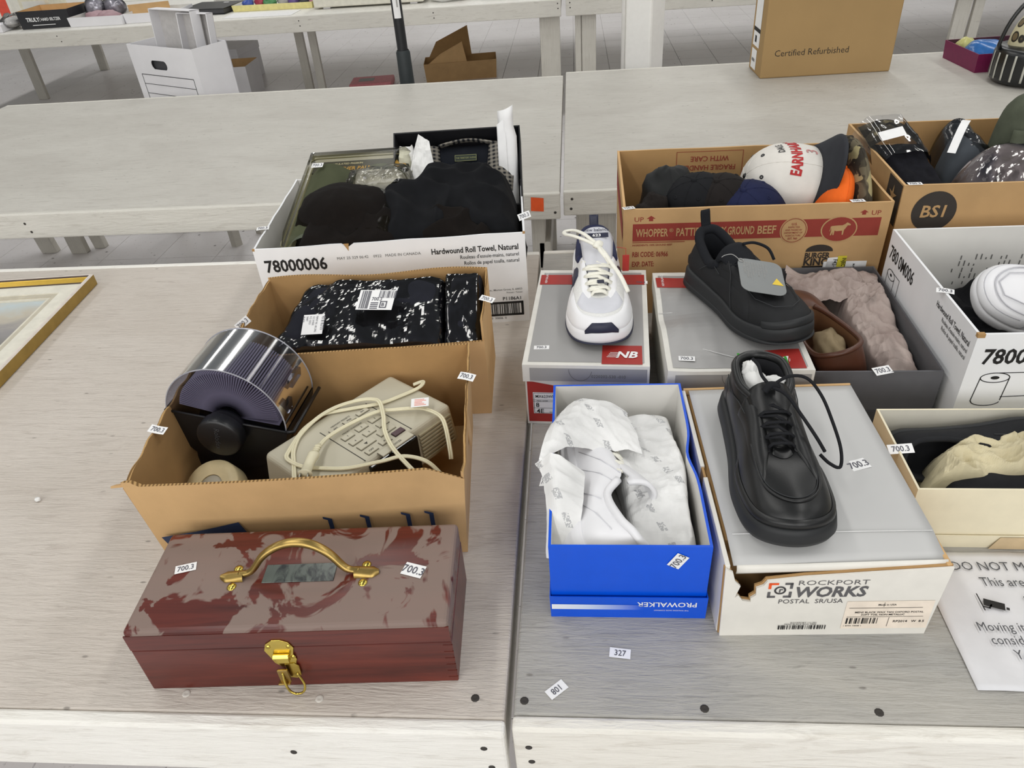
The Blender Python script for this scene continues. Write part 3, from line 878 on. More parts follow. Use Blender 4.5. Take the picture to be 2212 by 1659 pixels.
bars(q, F, .070, .012, .058, .0075, 12, 0, 26); q.text('ROCKPORT 111 001', .0036, F @ T3(.084, .023)); q.text('MENS BLACK BOX TREE', .0036, F @ T3(.077, .0202))
q.ob('barcode', M['ink'], rb, fix=False)
sticker(rb, (.203, .164, rH + .004), (.95, .3, 0), (-.25, .95, 0), w=.027, h=.019)

# ---- cream shoe box ----------------------------------------------------------
M['cream'] = plain('cream_board', '#e9e0c4', .5, 0, .4, .03)
M['cream_in'] = plain('cream_board_inside', '#d8d4c6', .6, 0, .4, .03)
M['tan'] = plain('tan_print', '#cbb48f', .6)
M['maroon'] = plain('maroon_print', '#5d1d26', .6)
cb = thing('shoe_box', 'open cream shoe box with two black shoes and crumpled tissue', 'shoe box', (.438, .740, TZ), R(-.9))
cW, cD, cH = .31, .172, .108
open_box(cb, cW, cD, cH, .003, M['cream'], M['cream_in'], M['cream'], .0, None, None, nx=4)
open_box(cb, cW, cD, .026, .001, M['cream'], M['cream'], M['cream'], .0028, None, None, nx=2, nz=2, name='lid_underneath', bottom=False)
F = frame((0, -.003, 0), (1, 0, 0), (0, 0, 1), .0006)
q = MB(); poly(q, F, [(.115, .001), (.31, .001), (.31, .0235), (.125, .0235)]); q.ob('printed_stripe', M['tan'], cb, fix=False)
q = MB(); q.text('Rockport', .017, frame((0, 0, 0), (1, 0, 0), (0, 0, 1)) @ T3(.172, .029), 0, .004, shear=.2); q.ob('printed_lettering', M['maroon'], cb, fix=False)
sticker(cb, (.004, .080, cH + .0005), (1, .0, .1), (0, 1, .3), w=.033, h=.0155)
# ---- beef patty carton ------------------------------------------------------
M['bkred'] = plain('brick_red_print', '#8e3b32', .75, 0, .25, .05)
M['kraft_print'] = plain('kraft_knockout', '#b8966a', .8, 0, .2, .05)
M['bk'] = plain('dark_brown_print', '#2f2823', .75)
wb = thing('carton', 'kraft beef patty carton with red stripe, full of caps', 'box', (.094, 1.393, TZ), R(-.9))
wW, wD, wH = .502, .345, .235
open_box(wb, wW, wD, wH, .005, M['card_d'], M['card_in'], M['card'], .002, lambda k, s: -.001 * abs(math.sin(s * 8)), None, nx=14)
F0 = frame((0, -.0012, 0), (1, 0, 0), (0, 0, 1), .0009)
F1 = frame((0, -.0012, 0), (1, 0, 0), (0, 0, 1), .0015)
F2 = frame((0, -.0012, 0), (1, 0, 0), (0, 0, 1), .0021)
def up_arrow(q, F, x, y, s):
    poly(q, F, [(x - s, y), (x - s * .45, y), (x - s * .45, y - s * .55), (x + s * .45, y - s * .55), (x + s * .45, y), (x + s, y), (x, y + s * .7)])
q = MB()
q.text('UP', .0135, F0 @ T3(.019, wH - .026), 0, .006, sx=1.15); up_arrow(q, F0, .052, wH - .0205, .009)
q.text('UP', .0135, F0 @ T3(.466, wH - .026), 0, .006, sx=1.1); up_arrow(q, F0, .453, wH - .0205, .008)
rect(q, F0, .017, .487, wH - .068, wH - .031)
rect(q, F0, .017, .12, wH - .0715, wH - .070)
q.text('INGREDIENTS: 100% GROUND BEEF', .0055, F0 @ T3(.017, wH - .0785), 0, .015, sx=.9)
q.text('RBI CODE: 06966', .0155, F0 @ T3(.017, wH - .102), 0, .02, fit=.071)
q.text('EXP. DATE:', .0155, F0 @ T3(.017, wH - .1235), 0, .02, fit=.044)
q.ob('printed_band', M['bkred'], wb, fix=False)
q = MB()
q.text('WHOPPER', .0235, F1 @ T3(.0237, wH - .058), 0, .02, fit=.063); q.text('®', .011, F1 @ T3(.0885, wH - .0495), 0, 0)
q.text('PATTIES', .0235, F1 @ T3(.1016, wH - .058), 0, .02, fit=.0508)
q.text('100%', .0235, F1 @ T3(.158, wH - .058), 0, .02, fit=.038); q.text('GROUND', .0235, F1 @ T3(.201, wH - .058), 0, .02, fit=.051); q.text('BEEF', .0235, F1 @ T3(.2575, wH - .058), 0, .02, fit=.035)
poly(q, F1, ell(.327, wH - .053, .026, .027)); poly(q, F1, ell(.412, wH - .053, .034, .027))
q.ob('printed_lettering', M['kraft_print'], wb, fix=False)
q = MB()
outline(q, F2, ell(.327, wH - .053, .0235, .0245), .0012)
q.text('U.S.', .007, F2 @ T3(.327, wH - .042), 0, .02, align='CENTER')
for i, s_ in enumerate(('INSPECTED', 'AND PASSED BY', 'DEPARTMENT OF', 'AGRICULTURE')):
    q.text(s_, .0052, F2 @ T3(.327, wH - .048 - .0058 * i), 0, .005, align='CENTER', sx=.85)
q.text('EST. 960', .006, F2 @ T3(.327, wH - .072), 0, .02, align='CENTER', sx=.85)
poly(q, F2, ell(.412, wH - .053, .0315, .0248))
q.ob('printed_stamp', M['bkred'], wb, fix=False)
F3 = frame((0, -.0012, 0), (1, 0, 0), (0, 0, 1), .0027)
q = MB()
cow = [(-.6, .32), (-.1, .36), (.2, .36), (.42, .48), (.55, .62), (.66, .56), (.86, .44), (.84, .34), (.62, .34), (.5, .1), (.4, -.06), (.38, -.5), (.28, -.5), (.26, -.12), (-.2, -.16), (-.34, -.1), (-.36, -.5), (-.46, -.5), (-.5, -.2), (-.56, -.52), (-.66, -.52), (-.62, -.1), (-.66, .2), (-.7, -.15), (-.74, -.15), (-.70, .28)]
poly(q, F3, [(.412 + x * .0235, wH - .053 + y * .023) for x, y in cow]); q.ob('printed_cow', M['kraft_print'], wb, fix=False)
q = MB(); bx_, by_ = .383, wH - .113
poly(q, F0, [(bx_ - .026, by_ + .013)] + [(bx_ + .026 * math.cos(math.pi - a * math.pi / 14), by_ + .014 + .014 * math.sin(a * math.pi / 14)) for a in range(15)] + [(bx_ + .026, by_ + .013)])
poly(q, F0, [(bx_ - .028, by_ - .018), (bx_ + .027, by_ - .018), (bx_ + .026, by_ - .026), (bx_ + .02, by_ - .029), (bx_ - .02, by_ - .029), (bx_ - .027, by_ - .026)])
q.text('BURGER', .0165, F0 @ T3(bx_ - .0265, by_ - .001), 0, .035, sx=.78); q.text('KING', .021, F0 @ T3(bx_ - .027, by_ - .0165), 0, .035, sx=.95)
q.ob('printed_logo', M['bk'], wb, fix=False)
q = MB(); rect(q, F1, .395, .478, wH - .158, wH - .122); poly(q, F1, [(.398, wH - .158), (.402, wH - .114), (.43, wH - .112), (.43, wH - .158)])
q.ob('label', M['paper'], wb, fix=False)
M['yellow'] = plain('yellow_print', '#d8cb3a', .6)
q = MB(); rect(q, F2, .421, .438, wH - .158, wH - .110); q.ob('label', M['yellow'], wb, fix=False)
q = MB(); V = F3 @ T3(.410, wH - .1165) @ Matrix.Rotation(-math.pi / 2, 4, 'Z'); q.text('F42-10', .0115, V @ T3(.0, .003), 0, .01, sx=.8); q.text('INJECTION', .0105, F3 @ T3(.434, wH - .114) @ Matrix.Rotation(-math.pi / 2, 4, 'Z') @ T3(0, -.004), 0, .02, sx=.7)
q.text('MACA 101 REGULAR', .0055, F3 @ T3(.452, wH - .127) @ Matrix.Rotation(-math.pi / 2, 4, 'Z'), 0, .012); q.ob('printed_lettering', M['ink'], wb, fix=False)
q = MB(); Fb = frame((0, wD - .0032, 0), (1, 0, 0), (0, 0, 1), .0012); Q = Fb @ T3(.21, wH - .034) @ Matrix.Rotation(math.pi, 4, 'Z')
q.text('WITH CARE', .017, Q @ T3(0, -.0145), 0, .012, sx=.95, align='CENTER'); q.text('FRAGILE HANDLE', .017, Q @ T3(0, .0065), 0, .012, sx=.9, align='CENTER')
outline(q, Fb, [(.135, wH - .09), (.285, wH - .09), (.285, wH - .008), (.135, wH - .008)], .0012)
rect(q, Fb, .345, .48, wH - .075, wH - .018)
q.ob('printed_lettering', M['bkred'], wb, fix=False)
q = MB(); Fs = frame((-.0012, wD, 0), (0, -1, 0), (0, 0, 1), .0012); rect(q, Fs, .02, .33, wH - .075, wH - .035); q.ob('printed_band', M['bkred'], wb, fix=False)
sticker(wb, (.008, .002, wH + .001), (1, .35, -.05), (-.3, 1, 0), w=.024, h=.013)
sticker(wb, (.438, .003, wH + .001), (1, .14, -.03), (-.14, 1, 0), w=.027, h=.013)

# ---- brown carton marked BS1 -------------------------------------------------
M['charc_ink'] = plain('charcoal_print', '#35302c', .75)
sb = thing('carton', 'brown carton with a dark round mark, holding bagged clothes at the right edge', 'box', (.624, 1.419, TZ), R(-1.5))
open_box(sb, .50, .388, .251, .005, M['card_d'], M['card_in'], M['card'], .0, None, None, nx=6)
F0 = frame((0, 0, 0), (1, 0, 0), (0, 0, 1), .0007); F1 = frame((0, 0, 0), (1, 0, 0), (0, 0, 1), .0013)
q = MB(); poly(q, F0, ell(.066, .251 - .054, .041, .041, 36)); q.ob('printed_disc', M['charc_ink'], sb, fix=False)
q = MB(); q.text('BS1', .034, F1 @ T3(.066, .251 - .065), 0, .02, sx=1.0, align='CENTER', shear=.08); q.ob('printed_lettering', M['kraft_print'], sb, fix=False)
Fs = frame((0, .388, 0), (0, -1, 0), (0, 0, 1), .0008); Fs2 = frame((0, .388, 0), (0, -1, 0), (0, 0, 1), .0014)
q = MB(); poly(q, Fs, [(.31, .248), (.384, .248), (.384, .165), (.31, .165)]); q.ob('printed_mark', M['charc_ink'], sb, fix=False)
q = MB(); star = []
for i in range(10):
    rr = .022 if i % 2 == 0 else .007
    star.append((.345 + rr * math.sin(i * math.pi / 5), .215 + rr * math.cos(i * math.pi / 5)))
poly(q, Fs2, star); rect(q, Fs2, .325, .365, .198, .203); q.ob('printed_star', M['kraft_print'], sb, fix=False)
sticker(sb, (.02, .004, .252), (1, 0, 0), (0, 1, 0))

# ---- tall refurbished-goods carton --------------------------------------------
rc = thing('carton', 'tall closed brown carton reading Certified Refurbished on the middle table', 'box', (.748, 3.228, TZ), R(1.7))
q = MB(); q.box(0, .51, 0, .2, 0, .46); q.ob('carton_body', plain('cardboard_plain_tan', '#a98c61', .8, 0, .2, .04, 6), rc, bevel=.006, seg=3)
for x in (.0,):
    q = MB(); F = frame((0, .2, 0), (0, -1, 0), (0, 0, 1), .0008); rect(q, F, .03, .13, .10, .34); rect(q, F, .03, .11, .012, .088); q.ob('shipping_label', M['paper'], rc, fix=False)
    q = MB(); F = frame((0, .2, 0), (0, -1, 0), (0, 0, 1), .0016); rect(q, F, .03, .13, .155, .17); rect(q, F, .06, .085, .115, .14)
    poly(q, F, ell(.1, .385, .035, .02)); bars(q, F, .04, .04, .05, .012, 2); q.ob('label_print', M['ink'], rc, fix=False)
q = MB(); q.text('Certified Refurbished', .034, frame((.046, 0, .082), (1, 0, 0), (0, 0, 1)), 0, -.004, sx=.98); q.ob('printed_lettering', M['bk'], rc, fix=False)
q = MB(); q.tube([(.004, -.0004, .447), (.506, -.0004, .447)], .0006, 4); q.ob('flap_seam', M['card_in'], rc)

# ---- magenta box ---------------------------------------------------------------
M['magenta'] = plain('magenta_board', '#7c1f4f', .5, 0, .4, .06)
mg = thing('gift_box', 'open magenta gift box with blue plastic packs on the middle table', 'box', (1.543, 3.154, TZ), R(3.4))
open_box(mg, .33, .262, .068, .003, M['magenta'], plain('magenta_inside', '#4a2434', .7), M['magenta'], .004, None, None, nx=3)

# ---- framed picture -------------------------------------------------------------
M['gold'] = plain('gold_leaf', '#a88c4a', .35, .75, .5, .12, 30)
M['gold_b'] = plain('gold_inner', '#d9b34d', .3, .6, .5, .08, 30)
M['dkbrown'] = plain('dark_frame_line', '#4a3a2e', .5)
M['lip'] = plain('frame_lip_highlight', '#d9cfc6', .4)  # whitish tone paints the highlight along the frame's top edge
pf = thing('framed_picture', 'gold-framed picture with cream mat lying on the beige-white table', 'picture', (-1.205, 1.603, TZ + .001), R(4.2))
pw, pdp = .62, .47
def rail(a, b, inw):
    """mitred moulding along a->b, inward normal inw"""
    a, b, n = Vector(a), Vector(b), Vector(inw)
    prof = [(0, 0, 0), (0, .026, 0), (.003, .0285, 1), (.007, .0285, 1), (.0085, .026, 2), (.0105, .0255, 2), (.0115, .024, 3), (.02, .0165, 3), (.0215, .016, 2), (.0215, .004, 2)]
    e = (b - a).normalized()
    mats_ = [M['gold'], M['lip'], M['dkbrown'], M['gold_b']]
    mb = MB()
    for i in range(len(prof) - 1):
        (o0, z0, m0), (o1, z1, m1) = prof[i], prof[i + 1]
        p = [a + n * o0 + e * o0 + Vector((0, 0, z0)), b + n * o0 - e * o0 + Vector((0, 0, z0)), b + n * o1 - e * o1 + Vector((0, 0, z1)), a + n * o1 + e * o1 + Vector((0, 0, z1))]
        mb.add(p, [(0, 1, 2, 3)], m1)
    return mb.ob('frame_rail', mats_, pf, fix=False)
c00, c10, c11, c01 = (-pw, -pdp, 0), (0, -pdp, 0), (0, 0, 0), (-pw, 0, 0)
rail(c00, c10, (0, 1, 0)); rail(c10, c11, (-1, 0, 0)); rail(c11, c01, (0, -1, 0)); rail(c01, c00, (1, 0, 0))
def ring_sheet(o0, o1, z, m, name):
    q = MB()
    O = [(-pw + o0, -pdp + o0), (-o0, -pdp + o0), (-o0, -o0), (-pw + o0, -o0)]
    I = [(-pw + o1, -pdp + o1), (-o1, -pdp + o1), (-o1, -o1), (-pw + o1, -o1)]
    q.add([(x, y, z) for x, y in O + I] + [(x, y, z - .003) for x, y in I], [(0, 1, 5, 4), (1, 2, 6, 5), (2, 3, 7, 6), (3, 0, 4, 7), (4, 5, 9, 8), (5, 6, 10, 9), (6, 7, 11, 10), (7, 4, 8, 11)])
    return q.ob(name, m, pf)
ring_sheet(.0205, .062, .0135, plain('cream_mat', '#dcd9cc', .7), 'mat_board')
ring_sheet(.061, .076, .0105, plain('taupe_mat', '#bdb6a4', .7), 'mat_board')
ring_sheet(.075, .084, .0085, plain('cream_mat_inner', '#d5d0c0', .7), 'mat_board')
def art():
    t = NT('watercolour_print')
    s = t.n('ShaderNodeSeparateXYZ'); t.l(t.co.outputs['Object'], s.inputs[0])
    n1 = t.noise(t.mapping((8, 16, 1)), 1, 4, .6, .8)
    a = t.n('ShaderNodeMath', operation='MULTIPLY_ADD'); t.l(n1, a.inputs[0]); a.inputs[1].default_value = .12; t.l(s.outputs[1], a.inputs[2])
    b = t.n('ShaderNodeMapRange'); t.l(a.outputs[0], b.inputs[0]); b.inputs[1].default_value = -.4; b.inputs[2].default_value = 0
    t.col(t.ramp(b.outputs[0], [(.3, '#6b6a60'), (.6, '#8f8c8c'), (.78, '#b9b2a2'), (.9, '#b9c4c6'), (1, '#c9c2b0')]))
    return t.done(.6)
q = MB(); q.box(-pw + .08, -.08, -pdp + .08, -.08, .004, .0055); q.ob('artwork', art(), pf)
MB().box(-pw + .01, -.01, -pdp + .01, -.01, .001, .0038).ob('backing_board', M['card_in'], pf)

# ---- paper notice -----------------------------------------------------------------
M['paper_n'] = plain('notice_paper', '#dcdcdf', .7, 0, .3, .03)
sg = thing('paper_notice', 'printed white paper notice lying in front of the cream shoe box', 'paper', (.450, .521, TZ + .0006), R(-.4))
q = MB(); q.grid(30, 24, lambda u, v: (u * .279, v * .207, .0004 + .0015 * max(0, fbm(u * 1.3, v, 3, 3)) + .001 * max(0, crumple(u * .3, v * .3, 3, 6, 6, 20))))
q.ob('sheet', M['paper_n'], sg, True, solid=.0003)
M['ink_p'] = plain('faded_toner', '#55565a', .7, 0, .3, .1)
F = frame((0, 0, .0042), (1, 0, 0), (0, 1, 0), 0)
q = MB()
q.text('DO NOT MOVE', .0205, F @ T3(.0385, .174), 0, .0, sx=.9)
q.text('This area', .0205, F @ T3(.066, .148), 0, 0, sx=.8); q.text('su', .0205, F @ T3(.107, .123), 0, 0, sx=.8)
q.text('Moving items', .0185, F @ T3(.033, .079), 0, 0, sx=.8); q.text('considered', .0185, F @ T3(.041, .06), 0, 0, sx=.8); q.text('You', .0185, F @ T3(.06, .040), 0, 0, sx=.8)
q.ob('printed_lettering', M['ink_p'], sg, fix=False)
q = MB(); C0 = F @ T3(.056, .116) @ Matrix.Rotation(-.35, 4, 'Z')
rect(q, C0, -.002, .022, .001, .012); rect(q, C0, .0235, .027, .003, .007); outline(q, F, [(.053, .110), (.053, .135)], .0015, closed=False); outline(q, F, [(.054, .115), (.060, .113), (.064, .118)], .002, closed=False)
q.ob('printed_camera', M['ink'], sg, fix=False)
# ================================================================ shoes
class Shoe:
    """upper lofted between a sole outline and a collar/throat rim; toe along +y"""
    def __init__(s, root, L, hw, rows, bend=.0, spring=.008):
        s.root, s.L, s.hw, s.bend, s.spring = root, L, hw, bend, spring
        def ctl(r, sg):
            bx, by, bz, rx, ry, rz, a, bo, bd = r
            B = s.warp(Vector((sg * bx * hw, by * L, bz))); Rm = s.warp(Vector((sg * rx * hw, ry * L, rz)))
            out = Vector((B.x - Rm.x, B.y - Rm.y, 0)); out = out.normalized() if out.length > 1e-6 else Vector((0, -1, 0))
            P1 = B + Vector((0, 0, a)) + out * .004
            P2 = Rm + out * bo + Vector((0, 0, -bd))
            return B, P1, P2, Rm
        n = len(rows)
        C = [ctl(rows[i], 1) for i in range(n)] + [ctl(rows[i], -1) for i in range(n - 2, 0, -1)]
        s.K = len(C)
        s.per = 10
        s.cv = [cat_rom([c[k] for c in C], s.per) for k in range(4)]
        s.N = len(s.cv[0])
    def warp(s, p):
        y = p.y / s.L
        return Vector((p.x + s.bend * math.sin(max(0, y - .35) * 2.4), p.y, p.z + s.spring * max(0, (y - .68) / .32) ** 2))
    def at(s, u, t):
        """u in control-row units (0 heel .. K), t 0 sole .. 1 rim"""
        f = (u % s.K) * s.per
        i = int(f) % s.N; j = (i + 1) % s.N; w = f - int(f)
        P = [s.cv[k][i].lerp(s.cv[k][j], w) for k in range(4)]
        q = 1 - t
        return P[0] * q ** 3 + P[1] * 3 * q * q * t + P[2] * 3 * q * t * t + P[3] * t ** 3
    def nrm(s, u, t):
        e = .02
        a = s.at(u + e, t) - s.at(u - e, t)
        b = s.at(u, min(1, t + e)) - s.at(u, max(0, t - e))
        n = b.cross(a)
        n = n.normalized() if n.length > 1e-12 else Vector((0, 0, 1))
        c = Vector((0, s.L * .5, .01)); p = s.at(u, t)
        return n if n.dot(p - c) > 0 else -n
    def off(s, u, t, o):
        return s.at(u, t) + s.nrm(u, t) * o
    def upper(s, m, lin_m, name='upper', nt=14):
        mb = MB(); mb.grid(s.N, nt, lambda u, v: s.at(u * s.K, v), cu=True)
        o = mb.ob(name, m, s.root, True)
        q = MB(); cen = Vector((0, s.L * .3, 0))
        def inn(u, v):
            p = s.at(u * s.K, 1)
            if v < .01: return p
            sh = [0, .1, .16, .2, .22][round(v * 4)]; dz = [0, .004, .02, .045, .06][round(v * 4)]
            return Vector((p.x * (1 - sh), p.y + (cen.y - p.y) * sh * .5, max(.018, p.z - dz)))
        q.grid(s.N, 5, inn, cu=True)
        b = len(q.v) - s.N * 5
        q.f.append([b + i * 5 + 4 for i in range(s.N)]); q.m.append(0)
        q.ob('lining', lin_m, s.root, True)
        return o
    def collar(s, m, r=.004, u0=-3.9, u1=3.9, name='collar', dz=-.001):
        n = 50; mb = MB()
        mb.tube([s.at(u0 + (u1 - u0) * i / n, 1) + Vector((0, 0, dz)) for i in range(n + 1)], r, 10)
        return mb.ob(name, m, s.root, True)
    def sole(s, m, th=0, out=.004, name='outsole', z0=0, zs=1.0, flare=0, welt=0):
        """ring stack from the ground up to the base of the upper"""
        ring = s.cv[0]; N = s.N; mb = MB()
        cx = sum((p for p in ring), Vector()) / N
        nm = []
        for i in range(N):
            d = ring[(i + 1) % N] - ring[i - 1]; n = Vector((d.y, -d.x, 0)).normalized()
            if n.dot(ring[i] - cx) < 0: n = -n
            nm.append(n)
        def gz(p):
            y = p.y / s.L
            return s.spring * 1.1 * max(0, (y - .68) / .32) ** 2 + .004 * max(0, (.08 - y) / .08) ** 2
        lv = [(0, -.004 + flare), (.06, out * .4 + flare), (.35, out + flare * .6), (.7, out), (.94, out * .8), (1, out * .2), (1.0, -.006)]
        def P(u, v):
            i = round(u * N) % N; k, o = lv[round(v * (len(lv) - 1))]
            p = ring[i]; g = gz(p) + z0
            return Vector((p.x + nm[i].x * o, p.y + nm[i].y * o, g + (p.z * zs + .0015 - g) * k))
        mb.grid(N, len(lv), P, cu=True)
        b = len(mb.v) - N * len(lv)
        mb.f.append([b + i * len(lv) for i in range(N)]); mb.m.append(0)
        return mb.ob(name, m, s.root, True)
    def patch(s, name, m, u0, u1, t0, t1, o=.0015, nu=24, nt=6, parent=None, edge=True):
        """raised overlay between t0(u) and t1(u)"""
        f0 = t0 if callable(t0) else (lambda u: t0)
        f1 = t1 if callable(t1) else (lambda u: t1)
        def P(a, b):
            u = u0 + (u1 - u0) * a; q = abs(a - .5) * 2
            e = 1.0 if not edge else min(1, (1 - abs(b - .5) * 2) * 6 + .15) * min(1, (1 - q) * 12 + .15)
            return s.off(u, f0(u) + (f1(u) - f0(u)) * b, o * e)
        mb = MB(); mb.grid(nu, nt, P)
        return mb.ob(name, m, parent or s.root, True)
    def seam(s, name, m, pts, r=.0008, o=.0004, parent=None):
        mb = MB(); mb.tube([s.off(u, t, o) for u, t in pts], r, 6)
        return mb.ob(name, m, parent or s.root, True)
    def tongue(s, m, y0, z0, y1, z1, w0, w1, name='tongue', th=.006, rise=.012):
        mb = MB()
        def P(u, v):
            x = (u - .5) * 2; w = (w0 + (w1 - w0) * v)
            yy = y0 + (y1 - y0) * v
            zz = z0 + (z1 - z0) * v + rise * math.sin(math.pi * v * .5) - abs(x) ** 2.5 * (.010 + .004 * v)
            if v > .9: zz -= abs(x) ** 4 * .008
            return s.warp(Vector((x * w, yy * s.L, zz)))
        mb.grid(13, 16, P)
        return mb.ob(name, m, s.root, True, solid=th)
    def laces(s, m, us, t=.9, r=.0028, flat=.45, lift=.006, name='lace', cross=True, o=.001):
        res = []
        K = s.K
        for i, u in enumerate(us):
            a, b = s.off(u, t, o), s.off(K - u, t, o)
            mid = (a + b) / 2 + Vector((0, 0, lift)); q = MB()
            q.tube([a + Vector((0, 0, -.002)), a.lerp(mid, .35) + Vector((0, 0, lift * .5)), mid, b.lerp(mid, .35) + Vector((0, 0, lift * .5)), b + Vector((0, 0, -.002))], r, 8, flat=flat, up=(0, 0, 1))
            if cross and i + 1 < len(us):
                a2, b2 = s.off(us[i + 1], t, o), s.off(K - us[i + 1], t, o)
                q.tube([a, a.lerp(b2, .5) + Vector((0, 0, lift * 1.2)), b2], r, 8, flat=flat, up=(0, 0, 1))
            res.append(q.ob(name, m, s.root, True))
        return res
    def eyelets(s, m, us, t=.86, ri=.0022, ro=.0042):
        for u in list(us) + [s.K - u for u in us]:
            n = s.nrm(u, t); p = s.at(u, t); x = n.orthogonal()
            q = MB(frame(p, x, n.cross(x), .0006)); q.lathe([(ri, -.001), (ri * 1.2, .0014), (ro * .9, .0014), (ro, 0)], 12)
            q.ob('eyelet', m, s.root, True)

ATH = [  # bx by bz  rx ry rz  a bo bd   athletic shoe
    (.00, .000, .034, .00, .020, .098, .030, .006, .030),
    (.44, .010, .034, .30, .038, .096, .030, .006, .028),
    (.70, .070, .033, .50, .110, .084, .028, .008, .024),
    (.74, .270, .030, .58, .270, .070, .024, .010, .018),
    (.80, .470, .027, .45, .385, .086, .024, .012, .008),
    (1.00, .710, .024, .37, .530, .078, .026, .016, .004),
    (.74, .925, .024, .27, .645, .064, .024, .030, .000),
    (.00, 1.00, .025, .00, .675, .060, .026, .050, -.002)]
M['shoe_white'] = plain('white_leather', '#eeeef0', .42, 0, .5, .03, 20, .05)
M['shoe_mesh'] = plain('white_mesh_fabric', '#e4e4e2', .8, 0, .3, .05, 300, .5, 900)
M['shoe_grey'] = plain('pale_grey_leather', '#d3d4db', .45, 0, .5, .03)
M['navy'] = plain('navy_fabric', '#252a4a', .7, 0, .4, .1, 60, .2, 700)
M['navy_r'] = plain('navy_rubber', '#23263c', .5, 0, .5, .05)
M['lace_w'] = plain('cream_lace', '#f0eee2', .85, 0, .3, .04, 200, .3, 900)
M['red_tag'] = plain('red_tag', '#b03027', .5)
s1 = thing('running_shoe', 'white and navy running shoe with long loose laces on a silver box', 'shoe', (.033, 1.342, TZ + .1275), R(180 + 2))
S = Shoe(s1, .285, .0545, ATH, .004, .012)
S.upper(M['shoe_mesh'], M['navy'])
S.sole(M['shoe_white'], out=.004, name='midsole')
S.sole(M['navy_r'], out=.0052, zs=.36, name='outsole')
S.collar(M['navy'], .0075, -3.6, 3.6, dz=-.003)
S.patch('heel_panel', M['navy'], -2.2, 2.2, .55, .98, .002)
tc = lambda u: .36 + .16 * ((u - 7) / 2.2) ** 2 if abs(u - 7) < 2.3 else .36
S.patch('toe_cap', M['shoe_white'], 4.9, 9.1, 0, lambda u: .42 - .05 * math.cos((u - 7) * 1.4), .0028, 40, 8)
S.patch('vamp_panel', M['shoe_grey'], 5.6, 8.4, lambda u: .46, lambda u: .84 - .10 * ((u - 7) / 1.4) ** 2, .0012, 30, 8)
S.patch('toe_bumper', M['navy_r'], 6.35, 7.65, -.06, lambda u: .25 if abs(u - 7) < .36 else max(.0, .25 - (abs(u - 7) - .36) * .8), .0048, 24, 6)
for sg in (1, -1):
    f = (lambda u: u) if sg == 1 else (lambda u: 14 - u)
    a, b = (3.7, 6.35) if sg == 1 else (7.65, 10.3)
    S.patch('eyelet_stay', M['shoe_white'], a, b, lambda u: .70, .995, .0022, 24, 5)
    a, b = (3.3, 5.3) if sg == 1 else (8.7, 10.7)
    S.patch('side_panel', M['shoe_white'], a, b, .02, lambda u: .42, .002, 24, 6)
    a, b = (3.5, 4.5) if sg == 1 else (9.5, 10.5)
    S.patch('side_logo', M['navy_r'], a, b, .2, .62, .0032, 12, 6)
    a, b = (1.6, 3.0) if sg == 1 else (11.0, 12.4)
    S.patch('quarter_panel', M['shoe_white'], a, b, .05, .55, .0018, 16, 6)
S.tongue(M['shoe_grey'], .67, .054, .225, .112, .018, .029, rise=.010)
q = MB(); F = frame(S.warp(Vector((0, .275 * .285, .1155))), (-1, .0, 0), (0, -.72, .42), .004)
rect(q, F, -.021, .021, -.0095, .0005); q.ob('tongue_patch', M['navy_r'], s1, fix=False)
q = MB(); F2 = F @ T3(0, 0, .0008); q.text('new balance', .0095, F2 @ T3(0, .004, 0), 0, .01, align='CENTER', sx=.95); q.ob('tongue_lettering', M['navy_r'], s1, fix=False)
q = MB(); q.text('623', .008, F2 @ T3(0, -.0075, 0), 0, .02, align='CENTER', sx=1.3); q.ob('tongue_lettering', M['paper'], s1, fix=False)
q = MB(); q.grid(5, 12, lambda u, v: ((u - .5) * .017, .006 - .010 * math.sin(v * math.pi), .092 + (.026 * math.sin(v * math.pi / 1.0) if v < .5 else .026) - (0 if v < .5 else .02 * (v - .5) * 2))); q.ob('pull_tab', M['navy_r'], s1, True, solid=.0025)
us = (4.15, 4.65, 5.1, 5.5, 5.9, 6.3)
S.laces(M['lace_w'], us, .86, .0046, .5, .006)
q = MB(); z = .092
bow = cat_rom([(-.002, .122, .112), (.020, .112, .120), (.042, .094, .122), (.056, .072, .116), (.056, .050, .112), (.040, .052, .114), (.024, .082, .120), (.010, .106, .118), (-.002, .122, .114)], 6, False)
q.tube([Vector((x, y, zz)) for x, y, zz in bow], .0042, 8, flat=.55)
q.ob('lace_bow', M['lace_w'], s1, True)
q = MB(); q.tube(cat_rom([(0, .122, .114), (-.010, .144, .110), (-.020, .168, .102), (-.034, .190, .088), (-.046, .208, .066)], 6, False), .0042, 8, flat=.55)
q.tube(cat_rom([(0, .122, .114), (-.004, .140, .112), (-.012, .154, .106), (-.018, .166, .100)], 6, False), .0042, 8, flat=.55)
q.ob('lace_end', M['lace_w'], s1, True)
q = MB(); q.tube(cat_rom([(.004, .126, .112), (0, .121, .117), (-.005, .118, .114)], 6, False), .0065, 10); q.ob('lace_knot', M['lace_w'], s1, True)
q = MB(); q.box(-.058, -.046, .098, .0995, .050, .082); q.tube([(-.052, .098, .082), (-.052, .092, .092), (-.036, .085, .092)], .0006, 6); q.ob('hang_tag', M['red_tag'], s1)
q = MB(); q.box(-.006, .006, .186, .194, .0775, .081); q.ob('lace_keeper', M['navy_r'], s1, bevel=.001)

